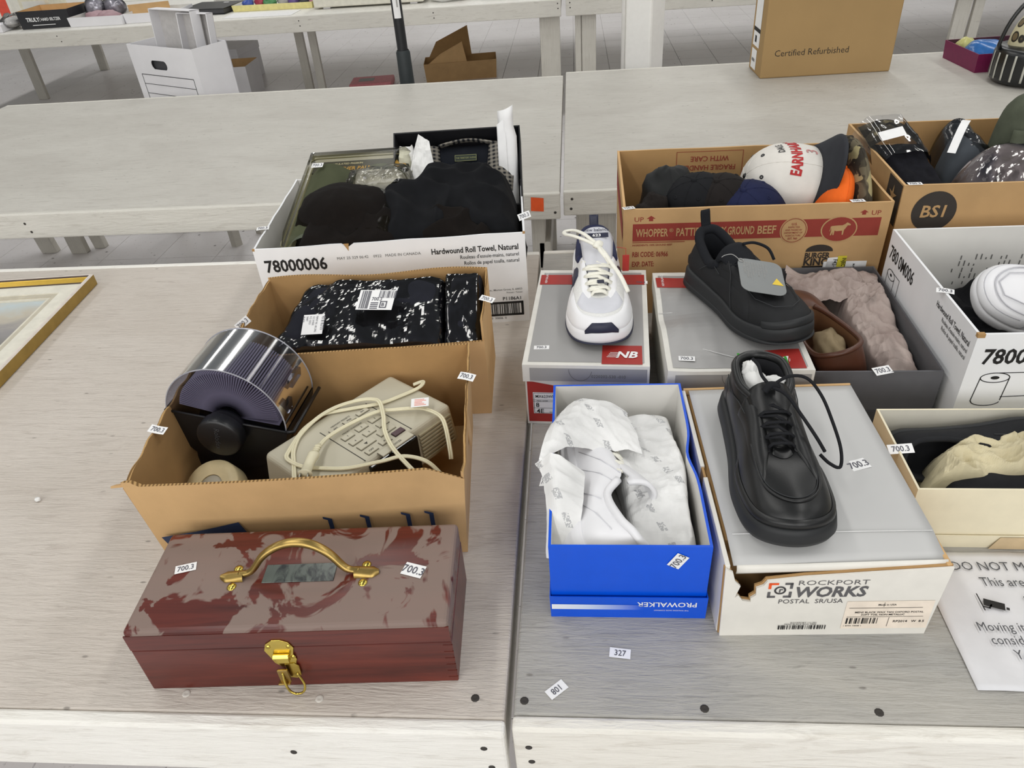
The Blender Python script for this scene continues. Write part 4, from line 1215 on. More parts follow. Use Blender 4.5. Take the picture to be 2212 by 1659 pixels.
# ---- black work shoe ------------------------------------------------------
M['nubuck'] = plain('black_nubuck', '#1b1c1e', .72, 0, .35, .12, 50, .12, 500)
M['blk_fab'] = plain('black_fabric', '#15171c', .85, 0, .3, .1, 60, .2, 700)
M['blk_sole'] = plain('black_rubber', '#202224', .55, 0, .45, .06)
M['stitch'] = plain('grey_stitching', '#2f3133', .8)
s2 = thing('work_shoe', 'black slip-resistant work shoe with grey hang tag on a creased silver box', 'shoe', (.232, 1.282, TZ + .1375), R(180 + 23), rot=(0, R(0), R(204)))
S = Shoe(s2, .272, .053, [(r[0], r[1], r[2] + .004, r[3], r[4], r[5] + (.008 if i < 3 else .004), r[6], r[7], r[8]) for i, r in enumerate(ATH)], -.006, .014)
S.upper(M['nubuck'], M['blk_fab'])
S.sole(M['blk_sole'], out=.006, name='midsole', flare=.002)
S.sole(M['blk_sole'], out=.0085, zs=.4, name='outsole', flare=.001)
S.collar(M['blk_fab'], .0085, -3.6, 3.6, dz=-.004)
S.patch('toe_bumper', M['blk_sole'], 5.7, 8.3, -.04, lambda u: .20 - .05 * ((u - 7) / 1.3) ** 2, .004, 30, 6)
S.patch('heel_counter', M['blk_sole'], -1.6, 1.6, 0, .34, .003, 24, 6)
for a, b in ((3.3, 5.3), (8.7, 10.7)):
    S.patch('side_panel', M['nubuck'], a, b, .03, .5, .002, 20, 6)
    S.patch('eyelet_stay', M['nubuck'], a + .5 if a < 7 else 7.8, 6.2 if a < 7 else b - .5, .68, .99, .002, 20, 5)
for pts in ([(4.2, .98), (4.4, .7), (4.5, .3), (4.6, .06)], [(5.0, .7), (5.6, .55), (6.3, .5), (7, .48), (7.7, .5), (8.4, .55), (9.0, .7)], [(9.8, .98), (9.6, .7), (9.5, .3), (9.4, .06)],
            [(10.2, .55), (10.6, .85), (11.2, .8), (11.3, .4)], [(8.6, .5), (9.3, .5), (9.2, .3), (8.7, .18)], [(2.7, .4), (2.9, .8), (3.4, .85), (3.8, .55)]):
    S.seam('stitch_line', M['stitch'], pts, .0007, .003)
S.tongue(M['blk_fab'], .66, .058, .32, .092, .018, .030, rise=.014, th=.009)
S.laces(M['blk_fab'], (4.3, 4.9, 5.5, 6.1), .88, .003, .5, .005)
q = MB(); q.tube(cat_rom([(-.014, .096, .108), (-.036, .098, .106), (-.056, .11, .096), (-.06, .125, .08)], 6, False), .0026, 8); q.ob('lace_end', M['blk_fab'], s2, True)
q = MB(); q.grid(5, 12, lambda u, v: ((u - .5) * .018, .004 - .008 * math.sin(v * math.pi), .1 + (.036 * math.sin(v * math.pi) if v < .5 else .036 - .03 * (v - .5) * 2))); q.ob('pull_tab', M['blk_fab'], s2, True, solid=.0025)
tg = MB()
rr = .008
def rrect(w, h, r, n=5):
    out = []
    for cx, cy, a0 in ((w - r, h - r, 0), (r, h - r, 90), (r, r, 180), (w - r, r, 270)):
        for i in range(n + 1):
            a = R(a0 + 90 * i / n); out.append((cx + r * math.cos(a), cy + r * math.sin(a)))
    return out
M['tag_grey'] = plain('grey_card_tag', '#7d8080', .4, 0, .5, .03)
TF = frame((.2678, 1.1616, TZ + .236), (.0756, -.003, -.014), (0, .084, .014), 0)
tag_root = thing('hang_tag', 'grey cardboard hang tag with yellow warning triangle lying on the black work shoe', 'tag', TF.to_translation(), 0)
tag_root.rotation_euler = TF.to_euler()
q = MB(); q.prism([(x, y - .085) for x, y in rrect(.074, .09, .016)], 0, .0008); q.ob('card', M['tag_grey'], tag_root)
q = MB()
for i in range(9):
    q.text(['SLIP RESISTANT', 'WORK FOOTWEAR', 'these shoes are made', 'with a slip resistant', 'outsole to help', 'reduce slips on wet', 'and oily floors.', 'use care at all times', 'when walking'][i], .0048, T3(.0085 + i * .0046, -.004, .0012) @ Matrix.Rotation(-math.pi / 2, 4, 'Z'), 0, .01 if i < 2 else 0)
q.ob('printed_lettering', M['ink_lg'], tag_root, fix=False)
q = MB(); poly(q, T3(0, 0, .0012), [(.052, -.058), (.071, -.058), (.0615, -.040)]); q.ob('warning_triangle', plain('warning_yellow', '#e0c034', .5), tag_root, fix=False)
q = MB(); q.tube(cat_rom([(.004, -.002, .001), (-.008, .006, .004), (-.02, .004, .002), (-.026, -.001, 0)], 5, False), .0006, 6); q.tube(ell3 if False else [(.006 + .004 * math.cos(a), -.003 + .004 * math.sin(a), .002) for a in [i * .5 for i in range(13)]], .0007, 6); q.ob('plastic_loop', M['ink_lg'], tag_root, True)

# ---- black lace-up postal shoe ---------------------------------------------
M['blk_leather'] = plain('black_leather', '#121314', .38, 0, .5, .12, 30, .08, 400)
M['blk_lining'] = plain('black_lining', '#15161b', .8)
M['lace_b'] = plain('black_lace', '#15161a', .8, 0, .3, .1, 200, .3, 900)
M['tissue_w'] = plain('white_tissue', '#e6e6e4', .8, 0, .3, .04)
CHU = [
    (.00, .000, .034, .00, .030, .098, .030, .004, .030),
    (.46, .012, .034, .34, .050, .098, .030, .006, .028),
    (.74, .075, .033, .62, .115, .098, .028, .008, .026),
    (.80, .260, .030, .64, .250, .092, .024, .012, .020),
    (.86, .470, .027, .36, .370, .088, .024, .020, .008),
    (1.00, .720, .025, .30, .490, .078, .026, .022, .002),
    (.80, .930, .026, .22, .585, .066, .026, .040, -.002),
    (.00, 1.00, .027, .00, .605, .062, .030, .060, -.006)]
s3 = thing('lace_up_shoe', 'chunky black leather lace-up shoe stuffed with white tissue on a pale grey box', 'shoe', (.247, .903, TZ + .1265), R(180 + 1.5))
S = Shoe(s3, .285, .0515, CHU, .004, .010)
S.upper(M['blk_leather'], M['blk_lining'])
S.sole(M['blk_sole'], out=.007, name='outsole', flare=.003)
S.patch('welt', M['blk_leather'], 4.4, 9.6, 0, .16, .004, 40, 5)
S.collar(M['blk_leather'], .0062, -4.1, 4.1, dz=-.003)
for a, b in ((3.55, 6.0), (8.0, 10.45)):
    S.patch('eyelet_stay', M['blk_leather'], a, b, lambda u: .50, .985, .0026, 26, 6)
S.patch('heel_counter', M['blk_leather'], -2.4, 2.4, 0, .45, .002, 30, 6)
mo = [(4.9 + 4.2 * i / 40, .50 - .10 * math.cos((4.9 + 4.2 * i / 40 - 7) * 1.3)) for i in range(41)]
S.seam('moc_seam', M['blk_leather'], mo, .0019, .001)
S.seam('moc_seam', M['stitch'], [(u, t + .04) for u, t in mo], .0007, .001)
S.seam('stitch_line', M['stitch'], [(2.0, .62), (2.8, .66), (3.4, .72), (3.9, .66)], .0007, .002)
S.seam('stitch_line', M['stitch'], [(12.0, .62), (11.2, .66), (10.6, .72), (10.1, .66)], .0007, .002)
S.tongue(M['blk_leather'], .60, .056, .31, .088, .018, .030, rise=.016, th=.005)
S.patch('tongue_guard', M['blk_leather'], 6.2, 7.8, .88, 1.0, .004, 20, 5)
us = (4.0, 4.5, 4.95, 5.4, 5.8)
S.eyelets(M['black'], us, .84, .0024, .0048)
S.laces(M['lace_b'], us, .87, .0026, .6, .007)
q = MB(); q.tube(cat_rom([(.004, .106, .110), (-.02, .096, .118), (-.044, .096, .114), (-.060, .112, .098), (-.070, .135, .076), (-.078, .16, .05), (-.075, .178, .034), (-.062, .176, .038), (-.052, .165, .044)], 6, False), .0022, 8); q.ob('lace_bow', M['lace_b'], s3, True)
q = MB(); q.tube(cat_rom([(.004, .106, .110), (-.012, .122, .108), (-.026, .145, .094), (-.042, .165, .074), (-.054, .172, .055)], 6, False), .0022, 8)
q.tube(cat_rom([(.004, .106, .110), (.012, .09, .116), (.014, .074, .122), (.02, .064, .126)], 6, False), .0022, 8); q.ob('lace_end', M['lace_b'], s3, True)
q = MB(); q.tube(cat_rom([(.012, .108, .104), (.004, .105, .112), (-.006, .104, .107)], 6, False), .005, 10); q.ob('lace_knot', M['lace_b'], s3, True)
def wad(name, parent, m, c, rx, ry, rz, seed, n=26, amp=.4, fr=7):
    q = MB()
    def P(u, v):
        th_ = u * 2 * math.pi; ph = v * math.pi
        d = Vector((math.cos(th_) * math.sin(ph), math.sin(th_) * math.sin(ph), math.cos(ph)))
        k = 1 + amp * (noise.noise(d * 1.7 + Vector((seed, 0, 0))) + .5 * abs(noise.noise(d * fr * .6 + Vector((0, seed, 0)))) - .2)
        return Vector((c[0] + d.x * rx * k, c[1] + d.y * ry * k, c[2] + d.z * rz * k))
    q.grid(n, n // 2 + 4, P, cu=True)
    return q.ob(name, m, parent, True)
wt = thing('tissue_wad', 'white tissue stuffed in the collar of the black lace-up shoe', 'tissue', (.247, .903, TZ + .1265), R(181.5))
wad('tissue', wt, M['tissue_w'], (.010, .052, .080), .019, .030, .018, 3)
wad('tissue', wt, M['tissue_w'], (-.012, .066, .084), .019, .014, .012, 9)
wad('tissue', wt, M['tissue_w'], (.016, .045, .095), .010, .012, .014, 5)
# ================================================================ contents of the left boxes
def film_mat(name, tint=(1, 1, 1, 1), gloss=.12, rough=.06, bump=0, scale=30):
    m = bpy.data.materials.new(name); m.use_nodes = True
    t = m.node_tree; t.nodes.clear()
    out = t.nodes.new('ShaderNodeOutputMaterial'); mx = t.nodes.new('ShaderNodeMixShader')
    tr = t.nodes.new('ShaderNodeBsdfTransparent'); gl = t.nodes.new('ShaderNodeBsdfGlossy'); lw = t.nodes.new('ShaderNodeLayerWeight')
    tr.inputs[0].default_value = tint; gl.inputs['Roughness'].default_value = rough
    lw.inputs[0].default_value = gloss
    if bump:
        co_ = t.nodes.new('ShaderNodeTexCoord'); nz = t.nodes.new('ShaderNodeTexNoise'); bp = t.nodes.new('ShaderNodeBump')
        nz.inputs['Scale'].default_value = scale; nz.inputs['Detail'].default_value = 3
        bp.inputs['Strength'].default_value = bump; bp.inputs['Distance'].default_value = .004
        t.links.new(co_.outputs['Object'], nz.inputs[0]); t.links.new(nz.outputs[0], bp.inputs['Height'])
        t.links.new(bp.outputs[0], gl.inputs['Normal']); t.links.new(bp.outputs[0], lw.inputs['Normal'])
    t.links.new(lw.outputs['Fresnel'], mx.inputs[0]); t.links.new(tr.outputs[0], mx.inputs[1]); t.links.new(gl.outputs[0], mx.inputs[2])
    t.links.new(mx.outputs[0], out.inputs[0])
    return m
M['smoke'] = film_mat('smoky_clear_plastic', (.56, .56, .62, 1), .2, .11)
M['bag'] = film_mat('clear_poly_bag', (.90, .90, .92, 1), .46, .08, .12, 40)
M['bag2'] = film_mat('milky_poly_bag', (.84, .83, .83, 1), .36, .12, .4, 40)
M['card_idx'] = plain('index_card', '#a39dad', .7)

# ---- rotary card file
rx = thing('rotary_card_file', 'black rotary card file with smoky clear dome in the torn cardboard box', 'card file', (-.531, .850, TZ + .150), 0, rot=(0, R(11), R(-4)))
Rr, Lr = .094, .115
q = MB()
def shell(r, a0, a1, n, y0, y1, caps=True, mb=None, cap_drop=None):
    arc = [(r * math.cos(a0 + (a1 - a0) * i / n), r * math.sin(a0 + (a1 - a0) * i / n)) for i in range(n + 1)]
    for i in range(n):
        (xa, za), (xb, zb) = arc[i], arc[i + 1]
        mb.add([(xa, y0, za), (xb, y0, zb), (xb, y1, zb), (xa, y1, za)], [(0, 1, 2, 3)])
    if caps:
        for y in (y0, y1):
            mb.add([(x, y, z) for x, z in arc], [tuple(range(n + 1))])
shell(Rr, math.pi, 2 * math.pi, 24, 0, Lr, True, q)
base = q.ob('base', M['black'], rx)
q = MB(); q.box(-.06, .06, .004, Lr - .004, -.128, -.075); q.ob('stand', M['black'], rx, bevel=.006)
q = MB(); q.tube([(-Rr, -.001, 0), (Rr, -.001, 0)], .0022, 6); q.tube([(-Rr, -.001, 0), (-Rr, Lr, 0)], .0022, 6); q.tube([(Rr, -.001, 0), (Rr + .01, .002, .001), (Rr + .01, Lr, .001)], .003, 6); q.ob('base_rim', M['black'], rx, True)
q = MB(); q.grid(33, 2, lambda u, v: ((Rr - .001) * math.cos(math.pi * u), .001 + (Lr - .002) * v, (Rr - .001) * math.sin(math.pi * u))); q.ob('dome', M['smoke'], rx, True, fix=False)
for y in (.001, Lr - .001):
    q = MB(); q.add([((Rr - .001) * math.cos(math.pi * i / 32), y, (Rr - .001) * math.sin(math.pi * i / 32)) for i in range(33)], [tuple(range(33))]); q.ob('dome_end', M['smoke'], rx)
M['edge_hi'] = plain('plastic_edge_highlight', '#9a9aa2', .15, 0, .8)  # pale opaque bead paints the highlight along the clear dome edges
for y in (.001, Lr - .001):
    q = MB(); q.tube([((Rr - .001) * math.cos(math.pi * i / 32), y, (Rr - .001) * math.sin(math.pi * i / 32)) for i in range(33)], .0011, 6)
    q.ob('dome_edge', M['edge_hi'], rx, True)
q = MB(); q.box(Rr * .86 - .002, Rr * .86 + .006, .05, .085, .045, .060); q.box(Rr * .93, Rr * .93 + .006, .02, .03, .02, .045); q.ob('dome_catch', M['smoke'], rx)
card = MB(); card.box(.018, .078, .012, Lr - .012, -.0011, .0011)
c0 = card.ob('index_card', M['card_idx'], rx); c0.rotation_euler = (0, 0, 0)
for i in range(1, 58):
    c = c0.copy(); COL.objects.link(c); c.parent = rx; c.rotation_euler = (0, R(-4 - i * 3.0), 0)
q = MB(frame((0, .0, -.012), (1, 0, 0), (0, 0, 1), 0)); q.lathe([(0, .030), (.030, .030), (.0335, .028), (.0345, .024), (.0345, .010), (.031, .007), (.030, .0), (.030, -.004)], 40)
kn = q.ob('knob', M['black'], rx, True, bevel=.0006)
q = MB(frame((-.004, -.030, .010), (0, 0, -1), (1, 0, 0), .0006)); q.text('Rolodex', .012, Matrix(), 0, 0); q.ob('embossed_lettering', plain('worn_grey', '#3c3d40', .5), kn, fix=False)
q = MB(frame((0, Lr, -.012), (-1, 0, 0), (0, 0, 1), 0)); q.lathe([(0, .02), (.026, .02), (.028, .016), (.028, 0)], 32); q.ob('knob', M['black'], rx, True)

# ---- clock radio
M['beige'] = plain('beige_plastic', '#bcb6a2', .5, 0, .45, .03, 12)
M['beige_d'] = plain('beige_plastic_grille', '#a89f84', .55, 0, .4, .03, 12)
M['groove'] = plain('dark_groove', '#3d3a33', .7)
yaw = R(52.7)
pad = thing('plastic_tray', 'black plastic tray lying under the clock radio', 'tray', (-.357, .857, TZ + .0045), yaw)
q = MB(); q.box(-.09, .09, -.06, .055, 0, .004); q.box(-.09, -.086, -.06, .055, 0, .0535); q.box(.086, .09, -.06, .055, 0, .0535); q.box(-.09, .09, -.06, -.056, 0, .0535); q.box(-.09, .09, .051, .055, 0, .0535); q.ob('tray_body', M['black'], pad, bevel=.002)
rd = thing('clock_radio', 'beige clock radio with keypad and dark display in the torn cardboard box', 'clock radio', (-.462, .795, TZ + .0585), yaw)
rl_, rdp, rh = .250, .140, .072
q = MB(); i_ = .012
q.hexa([(-.006, -rdp - .006, 0), (rl_ + .006, -rdp - .006, 0), (rl_ + .006, .004, 0), (-.006, .004, 0), (.004, -rdp, rh), (rl_, -rdp, rh), (rl_, 0, rh), (.004, 0, rh)])
q.ob('case', M['beige'], rd, bevel=.008, seg=4)
q = MB(); q.box(0, .055, -rdp - .007, -rdp - .003, .010, .058); q.box(.0, .002, -rdp - .007, -rdp - .003, .01, .058)
xa, xb = .083, .172
for k in range(8):
    z0 = .010 + k * .0065
    for x0, x1 in ((.008, xa - .006), (xb + .006, rl_ - .006)):
        MB().box(x0, x1, -rdp - .0085 + k * .0005, -rdp + .001, z0, z0 + .0038).ob('grille_rib', M['beige_d'], rd, bevel=.0008)
q = MB(); q.box(xa, xb, -rdp - .008, -rdp + .001, .006, .064); q.ob('display', plain('dark_display', '#131211', .12, 0, .6), rd, bevel=.002)
for x in (xa, xb):
    MB().box(x - .0006, x + .0006, -rdp + .004, -.03, rh - .0002, rh + .0004).ob('seam', M['groove'], rd)
def btn(x0, x1, y0, y1, m=None, glyph=None):
    q = MB(); q.box(x0 - .0007, x1 + .0007, y0 - .0007, y1 + .0007, rh, rh + .0003, 0); q.box(x0, x1, y0, y1, rh, rh + .0022, 1)
    if glyph == 'u': q.add([((x0 + x1) / 2 - .003, (y0 + y1) / 2 - .002, rh + .0026), ((x0 + x1) / 2 + .003, (y0 + y1) / 2 - .002, rh + .0026), ((x0 + x1) / 2, (y0 + y1) / 2 + .003, rh + .0026)], [(0, 1, 2)], 0)
    elif glyph == 'd': q.add([((x0 + x1) / 2 - .003, (y0 + y1) / 2 + .002, rh + .0026), ((x0 + x1) / 2, (y0 + y1) / 2 - .003, rh + .0026), ((x0 + x1) / 2 + .003, (y0 + y1) / 2 + .002, rh + .0026)], [(0, 1, 2)], 0)
    elif glyph: q.text(glyph, .0052, T3((x0 + x1) / 2, (y0 + y1) / 2 - .0018, rh + .0026), 0, align='CENTER')
    q.ob('button', [M['groove'], m or M['beige']], rd)
for i, g_ in enumerate(('AM', 'PRE', 'FM')): btn(.092 + i * .026, .112 + i * .026, -.048, -.040, None, g_)
for j, y in enumerate((-.078, -.096)):
    for i in range(3): btn(.093 + i * .026, .111 + i * .026, y, y + .010, None, str(1 + i + 3 * j))
btn(.094, .122, -.114, -.103, None, 'd'); btn(.132, .160, -.114, -.103, None, 'u')
btn(.094, .112, -.131, -.121, None, 'OFF'); btn(.120, .138, -.131, -.121, None, 'AL'); btn(.145, .164, -.131, -.121, plain('dark_red_button', '#4b3338', .5))
btn(.104, .163, -.151, -.138, None, 'SNOOZE')
q = MB(); q.text('MEMORY PRESETS', .0045, T3(.1, -.036, rh + .0006)); q.text('PRESET STATIONS', .0045, T3(.1, -.064, rh + .0006)); q.ob('printed_lettering', M['groove'], rd, fix=False)
# ---- power cord on the radio
M['cord'] = plain('cream_cord', '#ddd6b8', .5, 0, .5, .04)
C1 = [(-0.2665, 0.9631, 0.134), (-0.2504, 0.9657, 0.138), (-0.2549, 0.9488, 0.138), (-0.2834, 0.9254, 0.138), (-0.3106, 0.9085, 0.138), (-0.3576, 0.8951, 0.138), (-0.3906, 0.8845, 0.138), (-0.401, 0.8707, 0.138), (-0.4145, 0.8431, 0.138), (-0.4205, 0.7999, 0.138), (-0.4192, 0.7826, 0.138), (-0.4037, 0.7703, 0.138), (-0.3867, 0.763, 0.138), (-0.3664, 0.7604, 0.138), (-0.3242, 0.76, 0.138), (-0.2788, 0.7737, 0.138), (-0.2484, 0.7841, 0.138), (-0.2162, 0.7797, 0.132), (-0.1950, 0.7737, 0.11)]
C3 = [(-0.3743, 0.7949, 0.146), (-0.3688, 0.8211, 0.143), (-0.3464, 0.8522, 0.141), (-0.31, 0.8831, 0.141), (-0.2846, 0.8882, 0.141), (-0.2519, 0.8917, 0.141), (-0.2322, 0.8884, 0.141), (-0.2088, 0.8712, 0.141), (-0.1982, 0.8514, 0.135), (-0.1888, 0.8175, 0.12), (-0.1872, 0.8091, 0.11)]
C4 = [(-0.3808, 0.7218, 0.134), (-0.3929, 0.7353, 0.136), (-0.4061, 0.7727, 0.136), (-0.4145, 0.7998, 0.137), (-0.4145, 0.8331, 0.138), (-0.3977, 0.8683, 0.142), (-0.375, 0.896, 0.142), (-0.3432, 0.9127, 0.142), (-0.3196, 0.9121, 0.144), (-0.3064, 0.9002, 0.146), (-0.2946, 0.869, 0.144), (-0.2862, 0.8366, 0.142), (-0.2676, 0.8004, 0.14), (-0.2373, 0.7648, 0.135), (-0.2148, 0.751, 0.12)]
iv = (Matrix.Translation(rd.location) @ Matrix.Rotation(yaw, 4, 'Z')).inverted()
for nm, C_ in (('power_cord', C1), ('power_cord', C3), ('power_cord', C4)):
    q = MB(); pts = [iv @ (p + Vector((0, 0, TZ - .004))) for p in cat_rom(C_, 7, False)]
    for sg in (-1, 1):
        off = []
        for i, p in enumerate(pts):
            d = (pts[min(i + 1, len(pts) - 1)] - pts[max(i - 1, 0)]); n = Vector((-d.y, d.x, 0)).normalized()
            off.append(p + n * .0016 * sg)
        q.tube(off, .0018, 8)
    q.ob(nm, M['cord'], rd, True)
PL = [iv @ Vector((x, y, z + TZ - .005)) for x, y, z in [(-0.3735, 0.7990, 0.15), (-0.3762, 0.7600, 0.15), (-0.3761, 0.7360, 0.15), (-0.3740, 0.7150, 0.15)]]
q = MB(); q.tube([PL[0], PL[0].lerp(PL[1], .25), PL[0].lerp(PL[1], .5), PL[0].lerp(PL[1], .52), PL[0].lerp(PL[1], .6), PL[1], PL[1].lerp(PL[2], .9), PL[1].lerp(PL[2], .92), PL[2], PL[2]], [.003, .004, .0045, .0085, .009, .0075, .008, .0105, .0105, .001], 10, flat=.7)
pg = q.ob('plug', M['cord'], rd, True)
for k in range(3):
    q = MB(); q.tube([PL[0].lerp(PL[1], .1 + k * .12), PL[0].lerp(PL[1], .16 + k * .12)], .0052, 10, flat=.7); q.ob('strain_relief', M['cord'], pg, True)
q = MB(); dd = (PL[3] - PL[2]).normalized(); nn = Vector((-dd.y, dd.x, 0))
for sg in (-1, 1):
    a = PL[2] + nn * .0055 * sg; q.hexa([a - nn * .0007 - Vector((0, 0, .003)), a + nn * .0007 - Vector((0, 0, .003)), a + nn * .0007 + dd * .017 - Vector((0, 0, .003)), a - nn * .0007 + dd * .017 - Vector((0, 0, .003)), a - nn * .0007 + Vector((0, 0, .003)), a + nn * .0007 + Vector((0, 0, .003)), a + nn * .0007 + dd * .017 + Vector((0, 0, .003)), a - nn * .0007 + dd * .017 + Vector((0, 0, .003))])
q.ob('prong', plain('prong_steel', '#9a9890', .3, .9), pg)
tgp = iv @ Vector((-.2417, .8944, TZ + .145)); q = MB(T3(*tgp) @ Matrix.Rotation(-yaw + R(8), 4, 'Z')); q.box(-.014, .013, -.010, .0115, 0, .0006, 0)
for k in range(5): q.box(-.009, .009 - (k % 3) * .003, -.007 + k * .0035, -.0055 + k * .0035, .0006, .0008, 1)
q.ob('warning_tag', [M['paper'], plain('pale_red_ink', '#e08a78', .6)], rd)
# ---- roll of tape
tp = thing('tape_roll', 'cream roll of masking tape in the corner of the torn cardboard box', 'tape', (-.549, .792, TZ + .062), 0, rot=(R(28), R(-8), 0))
q = MB(); q.lathe([(.019, .018), (.030, .0185), (.042, .018), (.044, .014), (.044, -.014), (.042, -.018), (.019, -.018), (.019, .018)], 40); q.ob('tape', plain('cream_tape', '#d8c79d', .5), tp, True)
q = MB(); q.lathe([(.0075, .0165), (.0185, .0165), (.0189, .014), (.0189, -.017), (.0075, -.017), (.0075, .0165)], 32); q.ob('core', plain('grey_core', '#b4ad9c', .6), tp, True)

# ---- generic heaps -------------------------------------------------------------
def heap(name, m, parent, C, z0, hf, nu=44, nv=34, p=6, amp=.008, seed=1, kind='cloth', fq=10, lift=0, skirt=True, thick=0):
    C = [Vector((x, y, 0)) for x, y in C]
    def P(u, v):
        b = C[0].lerp(C[1], u).lerp(C[3].lerp(C[2], u), v)
        e = (1 - abs(2 * u - 1) ** p) * (1 - abs(2 * v - 1) ** p)
        if kind == 'cloth':
            w = noise.noise(Vector((b.x * 5, b.y * 5, seed))) * 1.6
            r1 = 1 - abs(noise.noise(Vector((b.x * fq + w, b.y * fq * .6 - w, seed * 1.7)))) * 3.2
            r2 = 1 - abs(noise.noise(Vector((b.x * fq * 1.6 - w, b.y * fq * 2.2 + w, seed + 3.3)))) * 3.2
            f = .55 * max(-.5, r1) + .35 * max(-.5, r2) + .25 * noise.noise(Vector((b.x * fq * 3.1, b.y * fq * 3.1, seed)))
        elif kind == 'paper':
            f = crumple(b.x, b.y, seed, 8, fq, fq * 4)
        else:
            f = .6 * crumple(b.x, b.y, seed, 7, fq, fq * 3) + .6 * noise.noise(Vector((b.x * fq * 3, b.y * fq * 3, seed)))
        k = noise.noise(Vector((b.x * 7, b.y * 7, seed + 9))) * amp * 1.2
        b.x += k * e; b.y += noise.noise(Vector((b.y * 7, b.x * 7, seed + 4))) * amp * 1.2 * e
        b.z = z0 + lift + (hf(u, v) + f * amp) * (e if skirt else 1)
        return b
    q = MB(); q.grid(nu, nv, P)
    return q.ob(name, m, parent, kind == 'cloth', fix=False, solid=thick)

# ---- bagged black clothes in the rear cardboard box ------------------------------
M['blk_cloth'] = plain('black_cloth', '#131417', .9, 0, .25, .2, 30, .2, 500)
M['blk_navy'] = plain('blue_black_cloth', '#191b24', .85, 0, .25, .2, 30, .2, 500)
def cloth_bag(label, C, z0, hf, seed, labels):
    t = thing('bagged_garment', label, 'clothing')
    heap('folded_cloth', M['blk_navy'], t, C, z0, hf, amp=.006, seed=seed, fq=9, p=16)
    heap('plastic_bag', M['bag'], t, C, z0, lambda u, v: hf(u, v) + .003, nu=80, nv=60, amp=.010, seed=seed + 3, kind='film', fq=7, p=18)
    return t
g1 = cloth_bag('black folded garment in a shiny clear bag with two white labels', [(-.560, 1.046), (-.215, 1.062), (-.225, 1.222), (-.520, 1.212)], TZ + .03, lambda u, v: .108 + .062 * v, 2, [])
g2 = cloth_bag('narrow dark garment in a clear bag at the right end of the rear cardboard box', [(-.235, 1.062), (-.164, 1.068), (-.168, 1.228), (-.238, 1.225)], TZ + .03, lambda u, v: .098 + .078 * v, 6, [])
def flat_label(parent, o, x, y, w, h, deco, name='label'):
    F = frame(o, x, y, 0); q = MB()
    q.add([F @ Vector(p) for p in ((-w / 2, -h / 2, 0), (w / 2, -h / 2, 0), (w / 2, h / 2, 0), (-w / 2, h / 2, 0))], [(0, 1, 2, 3)], 0)
    deco(q, F @ T3(0, 0, .0006)); return q.ob(name, [M['paper'], M['ink_s']], parent, fix=False)
def d1(q, F):
    bars(q, F, -.028, -.02, .017, .040, 3, 1, 10); bars(q, F, .004, .004, .032, .016, 5, 1, 16)
    q.text('700.3', .011, F @ T3(-.008, -.002), 1, .01, sx=.8); outline(q, F, [(.010, -.017), (.021, -.017), (.021, -.004), (.010, -.004)], .002, 1); q.text('B', .01, F @ T3(.012, -.014), 1, .02)
    for k in range(4): rect(q, F, -.008, .006, -.02 + k * .004, -.018 + k * .004, 1)
def d2(q, F):
    V = F @ T3(.014, .018) @ Matrix.Rotation(-math.pi / 2, 4, 'Z')
    q.text('90 # 82/55', .009, V, 1, .0, sx=.8); 
    for k in range(5): q.text(['FRPNT RK 145 LNG', '15.5 34 BLK', 'P.O. 55321', 'SHIRT', 'BLACK'][k], .0052, V @ T3(0, -.010 - .0058 * k), 1, 0, sx=.8)
flat_label(g1, (-.352, 1.128, TZ + .196), (.99, -.10, .02), (.08, .9, .36), .066, .044, d1)
flat_label(g1, (-.460, 1.090, TZ + .172), (.99, .06, .0), (-.06, .9, .34), .037, .044, d2)
def orient(o, yd, zd):
    y = Vector(yd).normalized(); z = Vector(zd); z = (z - y * z.dot(y)).normalized(); x = y.cross(z)
    o.rotation_euler = Matrix(((x.x, y.x, z.x), (x.y, y.y, z.y), (x.z, y.z, z.z))).to_euler()
def quadmat(o, a, b):
    """frame with origin o, x towards a, y towards b (world points)"""
    return frame(o, Vector(a) - Vector(o), Vector(b) - Vector(o), 0)
# ================================================================ white towel carton contents
M['olive'] = plain('olive_grey_fabric', '#5b6152', .85, 0, .3, .08, 30, .2, 600)
M['hdr'] = plain('dark_header_card', '#2b2a22', .5)
M['goldink'] = plain('gold_ink', '#c79a3e', .5)
M['kraft_ol'] = plain('olive_plastic', '#8d8a70', .4)
gp = thing('glove_pack', 'clear plastic pack of olive gloves with gold lettering in the white carton', 'glove pack')
gm = quadmat((-.612, 1.382, TZ + .168), (-.365, 1.372, TZ + .176), (-.655, 1.664, TZ + .258))
gp.matrix_world = gm
gw, gd = .248, .295
q = MB(); q.prism(rrect(gw, gd, .02), -.004, 0); q.ob('backing_card', M['kraft_ol'], gp)
q = MB(); q.grid(16, 20, lambda u, v: (.012 + .105 * u, .004 + .235 * v, .003 + .038 * math.sin(math.pi * (.06 + .88 * u)) + .002 * noise.noise(Vector((u * 4, v * 6, 1))))); q.ob('rolled_glove', M['olive'], gp, True)
q = MB(); q.grid(16, 20, lambda u, v: (.125 + .105 * u, .004 + .235 * v, .003 + .03 * math.sin(math.pi * (.06 + .88 * u)) + .003 * noise.noise(Vector((u * 4, v * 6, 4))))); q.ob('rolled_glove', M['olive'], gp, True)
q = MB(); q.box(.012, gw - .012, .246, .284, .0005, .012); hd_ = q.ob('header_card', M['hdr'], gp)
q = MB(); F = T3(0, 0, .0128); q.text('2', .034, F @ T3(.02, .252), 0, .03); q.text('LEATHER PALM', .0165, F @ T3(.054, .2505), 0, .02, sx=.88)
